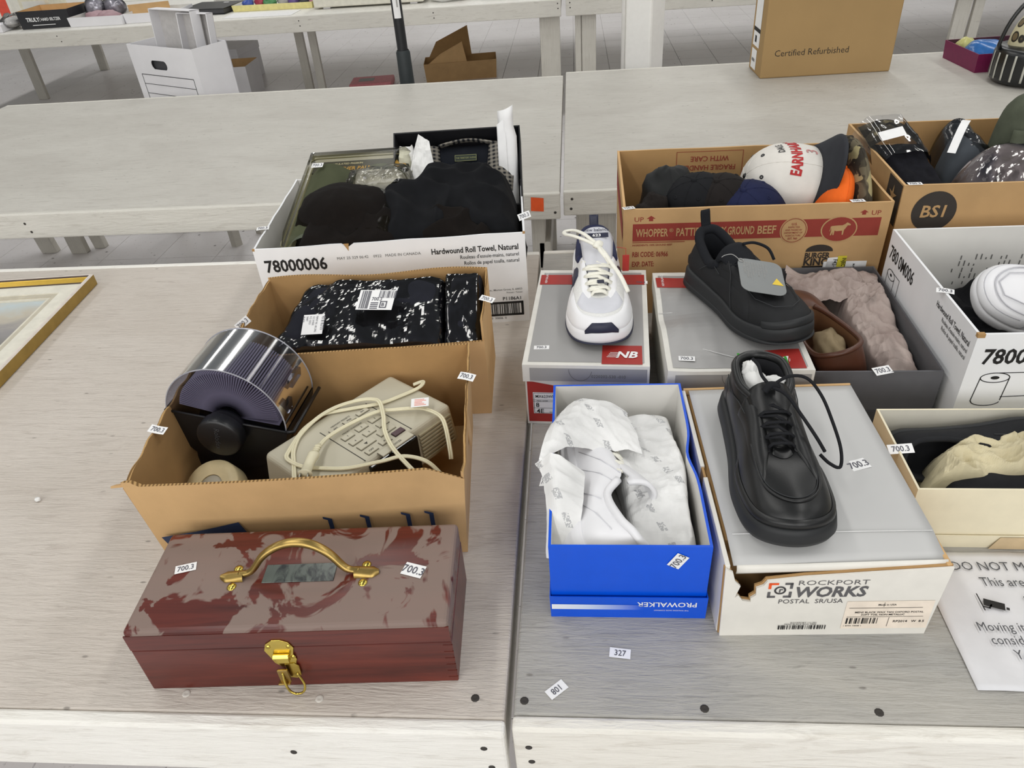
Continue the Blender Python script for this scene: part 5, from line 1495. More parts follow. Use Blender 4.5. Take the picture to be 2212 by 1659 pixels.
poly(q, F, [(.185, .252), (.19, .262), (.2, .265), (.206, .276), (.214, .265), (.226, .264), (.232, .254), (.222, .258), (.212, .251), (.2, .258)])
q.ob('printed_lettering', M['goldink'], hd_, fix=False)
q = MB(); q.text('INSULATED PIGSKIN', .0085, T3(.054, .2705, .0128), 0, .01, sx=.95); q.ob('printed_lettering', plain('pale_gold_ink', '#d8cfae', .5), hd_, fix=False)
q = MB()
def blister(u, v):
    e = min(1, min(u, 1 - u) * 14, min(v, 1 - v) * 14)
    return (gw * (u * 1.02 - .01), gd * (v * 1.02 - .01), .046 * e)
q.grid(30, 30, blister); q.ob('plastic_shell', M['bag_o'] if 'bag_o' in M else film_mat('olive_tinted_clear_plastic', (.86, .85, .76, 1), .1, .12), gp, True, fix=False)
q = MB(); q.tube([(x, y, .014) for x, y in rrect(gw, gd, .02)], .0018, 6, closed=True); q.ob('shell_rim', M['kraft_ol'], gp, True)
sticker(gp, (.043, .226, .0475), (1, 0, 0), (0, 1, 0), w=.026, h=.015)

# black box with plaid shirt, leaning back
kb = thing('gift_box', 'open black box with a plaid-collared shirt leaning in the white carton', 'box', (-.403, 1.585, TZ + .135), 0, rot=(R(43), 0, R(3)))
open_box(kb, .285, .19, .075, .003, plain('black_board', '#17171a', .5), plain('black_board_inside', '#222226', .6), M['black'], 0, None, None, nx=4)
def plaid():
    t = NT('grey_plaid_cloth')
    v = t.mapping((1, 1, 1))
    cols = None
    for d, sc in (('X', 28), ('Y', 34)):
        w = t.n('ShaderNodeTexWave', wave_type='BANDS', bands_direction=d); w.inputs['Scale'].default_value = sc
        t.l(v, w.inputs['Vector'])
        f = t.ramp(w.outputs['Fac'], [(.45, 0.0), (.55, 1.0)])
        cols = t.mix(f, '#26272b', '#77736c') if cols is None else t.mix(f, cols, t.mix(.5, cols, '#a29c90'))
    t.col(cols)
    return t.done(.9, 0, .2)
M['plaid'] = plaid()
sh = thing('plaid_shirt', 'dark shirt with grey plaid collar folded in the black box', 'shirt', kb.location, 0, rot=tuple(kb.rotation_euler))
heap('shirt_body', plain('dark_navy_cloth', '#181b22', .9, 0, .2, .15, 30, .2, 500), sh, [(.01, .01), (.275, .01), (.275, .18), (.01, .18)], .004, lambda u, v: .045, amp=.004, seed=4, p=8)
q = MB(); q.grid(20, 5, lambda u, v: (.10 + .13 * u, .160 + .012 * math.sin(math.pi * u) - .004 * v, .048 + .020 * v)); q.ob('collar', M['plaid'], sh, True, solid=.003)
q = MB(); q.grid(8, 8, lambda u, v: (.205 + .058 * u + .01 * v, .065 + .10 * v - .02 * u, .052 + .010 * math.sin(math.pi * u) + .006 * v)); q.ob('collar', M['plaid'], sh, True, solid=.003)
q = MB(); q.grid(8, 8, lambda u, v: (.075 + .03 * u - .005 * v, .06 + .10 * v, .052 + .008 * math.sin(math.pi * u))); q.ob('collar', M['plaid'], sh, True, solid=.003)
q = MB(); q.box(.135, .185, .122, .138, .0535, .0545, 0); q.text('THE TERRITORY AHEAD', .0058, T3(.138, .128, .0549), 1, 0, sx=.72); outline(q, T3(0, 0, .0548), [(.136, .123), (.184, .123), (.184, .137), (.136, .137)], .0008, 1); q.ob('brand_label', [plain('dark_green_label', '#1f2a22', .7), plain('olive_label_thread', '#8f9160', .7)], sh, fix=False)
tw_ = thing('tissue_paper', 'torn white tissue paper in the black shirt box', 'tissue', kb.location, 0, rot=tuple(kb.rotation_euler))
heap('sheet', M['tissue_w'], tw_, [(.03, .02), (.11, .005), (.085, .15), (.062, .165)], .06, lambda u, v: .02 + .02 * v, nu=24, nv=24, amp=.010, seed=6, kind='paper', fq=12, p=20, skirt=False)
heap('sheet', M['tissue_w'], tw_, [(.008, .02), (.04, .02), (.045, .15), (.015, .155)], .05, lambda u, v: .02 + .012 * v, nu=18, nv=24, amp=.012, seed=8, kind='paper', fq=16, p=20, skirt=False)
pp = thing('paper_sheet', 'stiff white paper sheet standing upright beside the black box', 'paper', (-.150, 1.64, TZ + .10), 0)
q = MB(); q.grid(6, 14, lambda u, v: (-.012 + .034 * u + (.0 if v < .8 else -.006) , -.04 + .06 * v - .012 * math.sin(u * 3), .26 * v + .012 * u * v)); q.ob('sheet', M['paper'], pp, True, solid=.0006)
q = MB(); q.grid(6, 10, lambda u, v: (-.020 + .02 * u, -.045 + .05 * v, .02 + .215 * v + .014 * u)); q.ob('sheet', M['paper'], pp, True, solid=.0006)

# black garments
M['blk_tee'] = plain('black_jersey', '#121316', .9, 0, .2, .2, 30, .15, 600)
M['blk_brown'] = plain('brown_black_fleece', '#15110f', .95, 0, .2, .2, 30, .25, 500)
ga = thing('black_shirt', 'black jersey shirt heaped in the right half of the white carton', 'shirt')
heap('cloth', M['blk_tee'], ga, [(-.43, 1.372), (-.112, 1.388), (-.112, 1.565), (-.44, 1.55)], TZ + .08, lambda u, v: .120 + .095 * v + .018 * (u - .5) * v, amp=.030, seed=12, fq=9, p=10, nu=90, nv=66)
gb_ = thing('black_hat', 'rounded brown-black fleece hat heaped in the left half of the white carton', 'hat', (-.478, 1.452, TZ + .10))
wad('crown', gb_, M['blk_brown'], (0, 0, .07), .118, .095, .118, 14, 48, .16, 5)
gc = thing('black_trousers', 'folded brown-black cloth along the front of the white carton', 'clothing')
heap('cloth', M['blk_brown'], gc, [(-.585, 1.345), (-.13, 1.374), (-.15, 1.45), (-.60, 1.42)], TZ + .10, lambda u, v: .105 + .03 * v, amp=.024, seed=22, fq=10, p=10, nu=90)
gf = thing('plastic_bag', 'crinkled clear plastic bag behind the black hat', 'bag')
heap('film', M['bag2'], gf, [(-.49, 1.50), (-.35, 1.5), (-.35, 1.58), (-.5, 1.58)], TZ + .2, lambda u, v: .072 + .01 * v, amp=.012, seed=31, kind='film', fq=10, p=10)
heap('white_lining', M['tissue_w'], gf, [(-.48, 1.51), (-.36, 1.51), (-.36, 1.575), (-.49, 1.575)], TZ + .2, lambda u, v: .065 + .01 * v, amp=.006, seed=33, kind='paper', fq=20, p=10)

# ================================================================ caps
def cap(name, label, loc, up, front, m, mb_, r=.088, h=.115, brim=.072, squash=1, group='caps in the beef patty carton', eyelets=True, mbutton=None):
    t = thing(name, label, 'cap', loc, 0, group)
    orient(t, front, up)
    def crown(u, v, o=0):
        a = u * 2 * math.pi; ph = v * math.pi / 2
        k = 1 + .012 * abs(math.sin(a * 3)) 
        rr = (r + o) * math.cos(ph) ** .75
        return Vector((math.cos(a) * rr * squash * k, math.sin(a) * rr * 1.06 * k, (h + o) * math.sin(ph) ** .9))
    q = MB(); q.grid(48, 14, lambda u, v: crown(u, v), cu=True); q.ob('crown', m, t, True, solid=.0016)
    q = MB()
    for k in range(6):
        a = k / 6 + 1 / 12
        q.tube([crown(a, v / 10, .0008) for v in range(11)], .0009, 5)
    q.ob('panel_seams', m, t, True)
    q = MB(T3(0, 0, h)); q.lathe([(0, .004), (.004, .0035), (.006, .001), (.006, -.001)], 12); q.ob('button', mbutton or m, t, True)
    if eyelets:
        for k in range(6):
            p = crown(k / 6 + 1 / 6, .68, .001); n = crown(k / 6 + 1 / 6, .68, .01) - p
            q = MB(frame(p, n.orthogonal(), n.cross(n.orthogonal()), 0)); q.lathe([(.0012, 0), (.002, .001), (.004, .0008), (.0045, -.001)], 10); q.ob('eyelet', mbutton or m, t, True)
    if brim:
        q = MB()
        def br(u, v):
            a = R(28 + 124 * u); e = math.sin(math.pi * u)
            x = math.cos(a) * r * squash * (1 + .04 * v); y = math.sin(a) * r * 1.06 + brim * v * (e ** .45)
            return Vector((x, y, .004 - .020 * (x / r) ** 2 * v - .004 * v))
        q.grid(24, 8, br); q.ob('brim', mb_, t, True, solid=.003)
    return t, crown
M['cap_w'] = plain('white_twill', '#ddd9d2', .85, 0, .25, .04, 40, .2, 800)
M['cap_ch'] = plain('charcoal_twill', '#33353a', .85, 0, .25, .08, 40, .2, 800)
M['cap_nv'] = plain('navy_twill', '#1c2140', .9, 0, .25, .1, 40, .2, 800)
M['cap_bk'] = plain('black_twill', '#17181b', .9, 0, .25, .12, 40, .2, 800)
M['cap_bb'] = plain('brown_black_twill', '#1d1918', .9, 0, .25, .12, 40, .2, 800)
M['cap_or'] = plain('blaze_orange_cloth', '#ef6a1c', .75, 0, .3, .05)
M['cap_mr'] = plain('maroon_cloth', '#4a1a20', .85)
def camo(name, cols, sc):
    t = NT(name)
    v = t.mapping((1, 1, 1))
    c = cols[0]
    for i, (cc, th_) in enumerate(cols[1:]):
        f = t.ramp(t.noise(t.mapping((1, 1, 1), loc=(i * 7.3, i * 3.1, i)), sc * (1 + .25 * i), 1.5, .45, .6), [(th_, 0.0), (th_ + .015, 1.0)])
        c = t.mix(f, c, cc)
    t.col(c)
    return t.done(.85, 0, .25)
M['camo'] = camo('woodland_camouflage', ['#6b6350', ('#4a4438', .5), ('#a59a72', .62), ('#38332c', .6)], 24)
wc, wcr = cap('baseball_cap', 'white baseball cap with red lettering and charcoal brim among the dark caps', (.472, 1.560, TZ + .195), (-.86, -.12, .34), (.28, -.62, .72), M['cap_w'], M['cap_ch'], .086, .125, .075, mbutton=M['black'])
# lettering follows the front panel
def on_crown(tx, mb, crown, a_c, v0, size, mi=0, bold=0, sx=1, o=.0016):
    vs_, fs_ = glyphs(tx, bold, 0, 'CENTER')
    out = []
    for x, y in vs_:
        a = a_c + x * size * sx / (2 * math.pi * .086); v = v0 + y * size / .150
        out.append(crown(a, max(0, min(.97, v)), o))
    mb.add(out, fs_, mi)
q = MB(); on_crown('EARNHARDT', q, wcr, .315, .22, .024, 0, .04, .92); q.ob('embroidered_lettering', plain('red_embroidery', '#b22a2c', .8), wc, fix=False)
q = MB(); on_crown('DALE', q, wcr, .34, .40, .0165, 0, .02, 1.0); q.ob('embroidered_lettering', M['black'], wc, fix=False)
q = MB(); on_crown('3', q, wcr, .315, .055, .024, 0, .01, 1.4); q.ob('embroidered_number', plain('pale_red_outline', '#c08a88', .8), wc, fix=False)
oc, _ = cap('baseball_cap', 'blaze orange cap squeezed between the charcoal brim and a maroon cap', (.498, 1.482, TZ + .150), (.28, -.1, .95), (.0, -1, .1), M['cap_or'], M['cap_or'], .082, .120, 0, .42, eyelets=False)
mc, _ = cap('baseball_cap', 'dark maroon cap between the orange cap and the camouflage cap', (.541, 1.50, TZ + .125), (-.02, -.1, .95), (0, 1, 0), M['cap_mr'], M['cap_mr'], .07, .135, 0, .2, eyelets=False)
cc, _ = cap('baseball_cap', 'brown camouflage cap against the right end of the beef patty carton', (.563, 1.520, TZ + .125), (-.06, -.05, .95), (.1, -1, .1), M['camo'], M['camo'], .105, .185, 0, .26, eyelets=False)
nc, _ = cap('beanie_cap', 'navy cap at the front of the row of nested dark caps', (.352, 1.478, TZ + .135), (-.30, -.35, .85), (-.9, 0, -.2), M['cap_nv'], M['cap_nv'], .080, .125, 0, .92)
for i, (x, m_, lb) in enumerate(((.305, M['cap_bb'], 'brown-black cap nested directly left of the navy cap'), (.262, M['cap_bk'], 'black cap nested second left of the navy cap'))):
    cap('beanie_cap', lb, (x, 1.495 + i * .01, TZ + .14), (-.42, -.28, .85), (-.9, 0, -.2), m_, m_, .078, .128, 0, .9)
bh = thing('leather_cap', 'black leather cap flopped over near the left end of the beef patty carton', 'cap', (.195, 1.535, TZ + .13), 0, 'caps in the beef patty carton')
wad('crown', bh, plain('black_leather_worn', '#101213', .6, 0, .3, .2, 40), (0, 0, .05), .060, .080, .092, 41, 40, .2, 6)
bh2 = thing('knit_glove', 'dark grey-brown knit glove bunched in the left corner of the beef patty carton', 'glove', (.150, 1.455, TZ + .12), 0)
wad('glove', bh2, plain('dark_brown_knit', '#211d1b', .95, 0, .2, .3, 60, .4, 400), (0, 0, .045), .048, .05, .068, 47, 36, .3, 7)
st_ = thing('clothing_bundle', 'dark cloth bundle filling the floor of the beef patty carton', 'clothing')
heap('cloth', M['cap_bk'], st_, [(.105, 1.405), (.585, 1.40), (.585, 1.72), (.11, 1.725)], TZ + .006, lambda u, v: .115, amp=.015, seed=51, fq=8, p=12)

# ================================================================ carton marked with dark disc: contents
def slab(name, m, parent, w, d, th_, amp, seed, film=None):
    q = MB(); q.grid(24, 30, lambda u, v: (u * w, v * d, th_ * min(1, 5 * min(u, 1 - u, v * 1.2, 1 - v) + .1) ** .5 + amp * noise.noise(Vector((u * 5, v * 7, seed))) )); q.ob(name, m, parent, True)
    q = MB(); q.box(.004, w - .004, .004, d - .004, -.004, .004); q.ob(name, m, parent)
kp = thing('knit_pack', 'black knit gloves in clear wrap with camouflage cuff and white label', 'gloves')
kp.matrix_world = quadmat((.652, 1.440, TZ + .170), (.752, 1.452, TZ + .168), (.672, 1.735, TZ + .262))
slab('knit', plain('black_knit', '#14141a', .95, 0, .2, .3, 80, .5, 500), kp, .104, .225, .035, .006, 3)
q = MB(); q.grid(16, 10, lambda u, v: (u * .104, .215 + .075 * v, .006 + .036 * math.sin(math.pi * (.1 + .8 * u)) * (1 - .3 * v))); q.ob('cuff', M['camo'], kp, True)
q = MB(); q.grid(24, 30, lambda u, v: (-.004 + u * .112, .15 + v * .145, .048 * min(1, 6 * min(u, 1 - u)) ** .5 + .003 * crumple(u, v, 8, 6, 1.5, 8) - .01 * v)); q.ob('plastic_wrap', M['bag'], kp, True, fix=False)
q = MB(); q.add([(.005, .19, .050), (.06, .202, .053), (.062, .232, .053), (.005, .218, .051)], [(0, 1, 2, 3)]); q.ob('label', M['paper'], kp)
gg = thing('bagged_garment', 'grey garment in a clear bag with white hem behind the black knit gloves', 'clothing')
CG = [(.765, 1.60), (.93, 1.60), (.90, 1.775), (.80, 1.775)]
hg = lambda u, v: .15 + .075 * math.sin(math.pi * min(1, u * 1.1)) * (.4 + .6 * v)
heap('cloth', plain('slate_grey_cloth', '#454a50', .85, 0, .25, .1, 20), gg, CG, TZ + .055, hg, amp=.008, seed=61, fq=9)
heap('plastic_bag', M['bag2'], gg, CG, TZ + .058, hg, amp=.010, seed=62, fq=7, kind='film', nu=60, nv=50)
q = MB(); q.grid(6, 16, lambda u, v: (.785 + .05 * v + .014 * u, 1.625 + .075 * v - .008 * u, TZ + .236 + .044 * math.sin(v * 1.55) + .002)); q.ob('white_hem', M['paper'], gg, True, fix=False)
gh = thing('bagged_garment', 'pale patterned garment in a glossy clear bag at the front of the brown carton', 'clothing')
CH = [(.735, 1.432), (1.11, 1.425), (1.11, 1.64), (.76, 1.62)]
hh = lambda u, v: .155 + .055 * v + .03 * math.sin(math.pi * u)
def patt():
    t = NT('pale_mauve_print_cloth')
    n1 = t.noise(t.mapping((9, 9, 9)), 1, 2, .5, .4)
    c = t.ramp(n1, [(.50, '#b0a5a3'), (.57, '#8a8287'), (.62, '#3d3c48'), (.70, '#343a5c')])
    t.col(c); return t.done(.8, 0, .3)
heap('cloth', patt(), gh, CH, TZ + .045, hh, amp=.006, seed=71, fq=9)
heap('plastic_bag', M['bag'], gh, CH, TZ + .049, hh, amp=.010, seed=72, fq=7, kind='film', nu=80, nv=60)
ht = thing('canvas_hat', 'olive green canvas hat flopped over the corner of the brown carton', 'hat', (.955, 1.64, TZ + .20), 0)
M['grn_canvas'] = plain('olive_canvas', '#54594b', .9, 0, .2, .12, 40, .3, 500)
q = MB(); q.grid(30, 14, lambda u, v: (lambda a, rr, z: Vector((math.cos(a) * rr * .9, math.sin(a) * rr * .75, z + .008 * noise.noise(Vector((math.cos(a) * 2, math.sin(a) * 2, v * 3))))))(u * 2 * math.pi, .085 * math.cos(v * math.pi / 2) ** .5, .145 * math.sin(v * math.pi / 2) ** .8), cu=True); q.ob('crown', M['grn_canvas'], ht, True, solid=.002)
q = MB(); q.grid(40, 8, lambda u, v: (lambda a, rr: Vector((math.cos(a) * rr * .95, math.sin(a) * rr * .85, .012 - .05 * v * (1 + .5 * math.sin(a * 2 + 1)) + .02 * math.sin(a * 3) * v)))(u * 2 * math.pi, .08 + .055 * v), cu=True); hb_ = q.ob('brim', M['grn_canvas'], ht, True, solid=.002)
q = MB(); q.tube([(lambda a, rr: Vector((math.cos(a) * rr * .95, math.sin(a) * rr * .85, .012 - .05 * (1 + .5 * math.sin(a * 2 + 1)) + .02 * math.sin(a * 3))))(i / 40 * 2 * math.pi, .135) for i in range(40)], .0028, 6, closed=True); q.ob('brim_binding', plain('pale_olive_binding', '#7d8272', .9), hb_, True)
q = MB(); q.grid(10, 6, lambda u, v: (-.075 + .085 * u, -.062 - .014 * math.sin(math.pi * u), .05 + .045 * v)); q.ob('pocket_flap', M['grn_canvas'], ht, True, solid=.003)
# ================================================================ blue shoe box contents
LOAF = [
    (.00, .000, .016, .00, .025, .066, .022, .004, .022),
    (.46, .012, .016, .34, .045, .064, .022, .006, .020),
    (.72, .075, .016, .60, .110, .058, .022, .008, .018),
    (.74, .260, .014, .62, .250, .052, .020, .010, .014),
    (.82, .470, .013, .50, .370, .054, .020, .014, .008),
    (1.00, .720, .012, .36, .470, .056, .022, .018, .002),
    (.78, .930, .012, .22, .540, .056, .020, .040, -.002),
    (.00, 1.00, .013, .00, .555, .056, .022, .060, -.004)]
M['white_l2'] = plain('soft_white_leather', '#e7e7ea', .45, 0, .5, .03, 20, .05)
ws = thing('walking_shoe', 'white leather walking shoe lying on its side in the blue box', 'shoe', (-.010, .634, TZ + .070), 0, rot=(R(-2), R(58), R(-3)))
S = Shoe(ws, .285, .050, ATH, .003, .010)
S.upper(M['white_l2'], plain('grey_lining', '#8c8a88', .8))
S.sole(M['white_l2'], out=.004, name='midsole')
S.collar(M['white_l2'], .0055, -3.8, 3.8, dz=-.002)
for pts in ([(2.2, .5), (2.8, .8), (3.4, .9), (4.0, .95)], [(10.4, .95), (10.2, .5), (10.0, .1)], [(9.9, .95), (9.7, .5), (9.5, .1)], [(11.2, .8), (11.0, .4), (10.8, .1)], [(12.4, .7), (11.6, .5), (11.2, .1)]):
    S.seam('stitch_line', plain('pale_stitching', '#cfcfd4', .8), pts, .0006, .001)
S.tongue(M['white_l2'], .66, .056, .30, .108, .013, .024, rise=.012)
S.laces(M['lace_w'], (4.2, 4.7, 5.2, 5.7, 6.2), .88, .003, .5, .005)
def tissue_print():
    t = NT('printed_white_tissue')
    base = t.noise(t.mapping((14, 14, 14)), 1, 4)
    c = t.mix(t.ramp(base, [(.35, 0.0), (.65, 1.0)]), '#dcdcdb', '#eeeeed')
    br = t.n('ShaderNodeTexBrick'); br.offset = .5
    br.inputs['Scale'].default_value = 1; br.inputs['Mortar Size'].default_value = .0; br.inputs['Brick Width'].default_value = .075; br.inputs['Row Height'].default_value = .030
    t.l(t.mapping((1, 1, 1), rot=(0, 0, R(80))), br.inputs['Vector'])
    # short faint logotype dashes repeated over the sheet
    sep = t.n('ShaderNodeSeparateXYZ'); t.l(t.mapping((1 / .062, 1 / .026, 1), rot=(0, 0, R(78))), sep.inputs[0])
    fl_ = t.n('ShaderNodeMath', operation='FLOOR'); t.l(sep.outputs[1], fl_.inputs[0])
    of = t.n('ShaderNodeMath', operation='MULTIPLY_ADD'); t.l(fl_.outputs[0], of.inputs[0]); of.inputs[1].default_value = .5; t.l(sep.outputs[0], of.inputs[2])
    fx = t.n('ShaderNodeMath', operation='FRACT'); t.l(of.outputs[0], fx.inputs[0])
    fy = t.n('ShaderNodeMath', operation='FRACT'); t.l(sep.outputs[1], fy.inputs[0])
    mx_ = t.n('ShaderNodeMath', operation='LESS_THAN'); t.l(fx.outputs[0], mx_.inputs[0]); mx_.inputs[1].default_value = .48
    my_ = t.n('ShaderNodeMath', operation='LESS_THAN'); t.l(fy.outputs[0], my_.inputs[0]); my_.inputs[1].default_value = .15
    ch = t.noise(t.mapping((420, 420, 420)), 1, 1); ct = t.n('ShaderNodeMath', operation='GREATER_THAN'); t.l(ch, ct.inputs[0]); ct.inputs[1].default_value = .44
    m1 = t.n('ShaderNodeMath', operation='MULTIPLY'); t.l(mx_.outputs[0], m1.inputs[0]); t.l(my_.outputs[0], m1.inputs[1])
    m2 = t.n('ShaderNodeMath', operation='MULTIPLY'); t.l(m1.outputs[0], m2.inputs[0]); t.l(ct.outputs[0], m2.inputs[1])
    m3 = t.n('ShaderNodeMath', operation='MULTIPLY'); t.l(m2.outputs[0], m3.inputs[0]); m3.inputs[1].default_value = .6
    t.col(t.mix(m3.outputs[0], c, '#8c8d92'))
    return t.done(.75, 0, .3)
M['tissue_p'] = tissue_print()
bt_ = thing('tissue_paper', 'white printed tissue paper covering the right half of the blue shoe box', 'tissue')
heap('sheet', M['tissue_p'], bt_, [(.062, .632), (.148, .628), (.146, .948), (.02, .945)], TZ + .02, lambda u, v: .060 + .030 * math.sin(math.pi * min(1, v * 1.15)) + .012 * v, nu=50, nv=80, amp=.011, seed=81, kind='paper', fq=8, p=14)
bt2 = thing('tissue_paper', 'white printed tissue paper draped over the left rim of the blue shoe box', 'tissue')
def drape(name, m, parent, rows, nu, nv, amp, seed, fq):
    """sheet through rows of control points (each row left->right)"""
    A = [cat_rom(r, 8, False) for r in rows]
    n = len(A[0]); G = []
    for i in range(n):
        G.append(cat_rom([a[i] for a in A], 8, False))
    m_ = len(G[0])
    def P(u, v):
        i = u * (n - 1); j = v * (m_ - 1); a, b = int(i), int(j); a2, b2 = min(a + 1, n - 1), min(b + 1, m_ - 1)
        p = G[a][b].lerp(G[a2][b], i - a).lerp(G[a][b2].lerp(G[a2][b2], i - a), j - b)
        return p + Vector((.4, .4, 1)) * (crumple(p.x + p.z, p.y, seed, 7, fq, fq * 4) * amp)
    q = MB(); q.grid(nu, nv, P)
    return q.ob(name, m, parent, False, fix=False, solid=.0003)
z = TZ
drape('sheet', M['tissue_p'], bt2, [
    [(-.047, .640, z + .080), (-.030, .636, z + .088), (-.010, .634, z + .086)],
    [(-.046, .700, z + .135), (-.030, .690, z + .142), (.000, .688, z + .125)],
    [(-.060, .755, z + .148), (-.035, .748, z + .160), (.004, .740, z + .138)]], 50, 60, .005, 83, 12)
drape('sheet', M['tissue_p'], bt2, [
    [(-.058, .745, z + .150), (-.030, .770, z + .150), (.020, .800, z + .125), (.085, .800, z + .115)],
    [(-.048, .800, z + .156), (-.020, .815, z + .165), (.030, .830, z + .145), (.080, .840, z + .125)],
    [(-.034, .865, z + .135), (-.005, .880, z + .155), (.030, .875, z + .150), (.070, .870, z + .130)],
    [(-.030, .905, z + .100), (.000, .915, z + .125), (.035, .910, z + .125), (.065, .900, z + .112)]], 80, 70, .006, 85, 10)

# ================================================================ charcoal shoe box contents
M['brown_l'] = plain('brown_leather', '#4e2c1c', .4, 0, .5, .15, 25, .08, 300)
M['tan_tissue'] = plain('tan_tissue', '#8d7c5e', .8)
bs = thing('brown_loafer', 'brown leather slip-on shoe stuffed with tan paper in the charcoal shoe box', 'shoe', (.448, 1.036, TZ + .042), 0, rot=(R(3), R(-14), R(10)))
S = Shoe(bs, .28, .056, [(r[0], r[1], r[2], r[3] * 1.12, r[4], r[5] + .024, r[6], r[7], r[8]) for r in LOAF], .002, .008)
S.upper(M['brown_l'], plain('tan_lining', '#6b4a30', .6)); S.sole(M['blk_sole'], out=.003); S.collar(M['brown_l'], .0045, -6, 6)
bw = thing('paper_wad', 'crumpled tan paper stuffed in the brown slip-on shoe', 'tissue', (.428, 1.10, TZ + .078), 0)
wad('paper', bw, M['tan_tissue'], (0, 0, .012), .026, .055, .028, 6, 36, .25, 8)
def show_through_tissue():
    t = NT('pinkish_tissue')
    n0 = t.noise(t.mapping((16, 16, 16)), 1, 4)
    c = t.mix(t.ramp(n0, [(.35, 0.0), (.65, 1.0)]), '#968680', '#b0a29b')
    n1 = t.noise(t.mapping((13, 8, 8), loc=(1.2, .1, 0)), 1, 2, .5, .5)
    c = t.mix(t.ramp(n1, [(.60, 0.0), (.65, .5)]), c, '#6f6560')  # darker patches paint the shoe showing through the thin tissue
    t.col(c); return t.done(.8, 0, .3)
M['tissue_pk'] = show_through_tissue()
gt = thing('tissue_paper', 'crumpled pinkish tissue paper filling the charcoal shoe box', 'tissue')
heap('sheet', M['tissue_pk'], gt, [(.500, 1.020), (.566, 1.020), (.570, 1.352), (.462, 1.352)], TZ + .015, lambda u, v: .062 + .040 * v + .010 * math.sin(math.pi * u), nu=80, nv=130, amp=.015, seed=91, kind='paper', fq=10, p=16)
drape('sheet', M['tissue_pk'], gt, [
    [(.405, 1.245, z + .080), (.44, 1.235, z + .104), (.50, 1.240, z + .108), (.55, 1.255, z + .102)],
    [(.398, 1.300, z + .100), (.44, 1.300, z + .118), (.50, 1.305, z + .118), (.566, 1.310, z + .108)],
    [(.410, 1.362, z + .118), (.455, 1.358, z + .102), (.51, 1.352, z + .106), (.568, 1.345, z + .100)]], 90, 60, .010, 93, 10)

# ================================================================ cream shoe box contents
M['suede'] = plain('black_suede', '#1d1e21', .85, 0, .3, .12, 60, .15, 600)
M['tan_t2'] = plain('cream_tissue', '#c9bf9f', .75, 0, .3, .08)
for k, (lb, loc, zd) in enumerate((('black slip-on shoe on its side against the back of the cream box', (.450, .878, TZ + .052), (0, -1, .55)), ('black slip-on shoe on its side against the front of the cream box', (.495, .757, TZ + .046), (0, 1, .3)))):
    sh_ = thing('slip_on_shoe', lb, 'shoe', loc, 0)
    orient(sh_, (1, .0 if k else -.03, .05 if k == 0 else .0), zd)
    S = Shoe(sh_, .262, .046, LOAF, .0, .006)
    S.upper(M['suede'], M['blk_lining']); S.sole(M['blk_sole'], out=.003); S.collar(M['suede'], .004, -6, 6)
    S.seam('stitch_line', M['stitch'], [(u, .6) for u in [4.5 + .25 * i for i in range(21)]], .0008, .001)
ct = thing('tissue_paper', 'crumpled cream tissue between the two black slip-on shoes', 'tissue')
heap('sheet', M['tan_t2'], ct, [(.452, .775), (.74, .792), (.74, .872), (.49, .850)], TZ + .01, lambda u, v: .082 + .036 * u + .006 * math.sin(u * 12), nu=110, nv=50, amp=.018, seed=95, kind='paper', fq=12, p=10)

# ================================================================ right carton contents
s5 = thing('sneaker', 'white sneaker with black side mark in the white carton at the right edge', 'shoe', (.948, 1.105, TZ + .088), 0)
orient(s5, (-.90, .30, .18), (.05, -.60, .80))
S = Shoe(s5, .29, .056, ATH, -.003, .012)
S.upper(M['white_l2'], M['shoe_grey']); S.sole(M['white_l2'], out=.005); S.collar(M['white_l2'], .0055, -3.8, 3.8)
S.patch('toe_cap', M['white_l2'], 5.0, 9.0, 0, .40, .003, 40, 8)
for a, b in ((3.2, 5.4), (8.6, 10.8)):
    S.patch('side_logo', M['black'], a + .3, b - .4, .22, .5, .003, 16, 6)
    S.patch('side_panel', M['shoe_mesh'], a, b, .52, .95, .002, 20, 6)
for pts in ([(5.0 + .2 * i, .42) for i in range(21)], [(5.3 + .2 * i, .30 - .06 * math.sin(i * .17)) for i in range(18)], [(5.4, .9), (5.9, .62), (6.4, .5), (7, .47), (7.6, .5), (8.1, .62), (8.6, .9)], [(9.2, .95), (9.0, .5), (8.9, .1)], [(4.8, .95), (5.0, .5), (5.1, .1)]):
    S.seam('stitch_line', plain('grey_panel_edge', '#c0c0c6', .7), pts, .0011, .0025)
S.tongue(M['white_l2'], .66, .056, .28, .112, .013, .026); S.laces(M['lace_w'], (4.2, 4.7, 5.2, 5.7, 6.2), .88, .003, .5, .005)
bk2 = thing('black_garment', 'crumpled black garment under the white sneaker in the right carton', 'clothing')
heap('cloth', M['blk_tee'], bk2, [(.592, .980), (1.12, .975), (1.12, 1.325), (.592, 1.33)], TZ + .005, lambda u, v: .085, amp=.03, seed=97, fq=12, p=14, nu=60, nv=50)

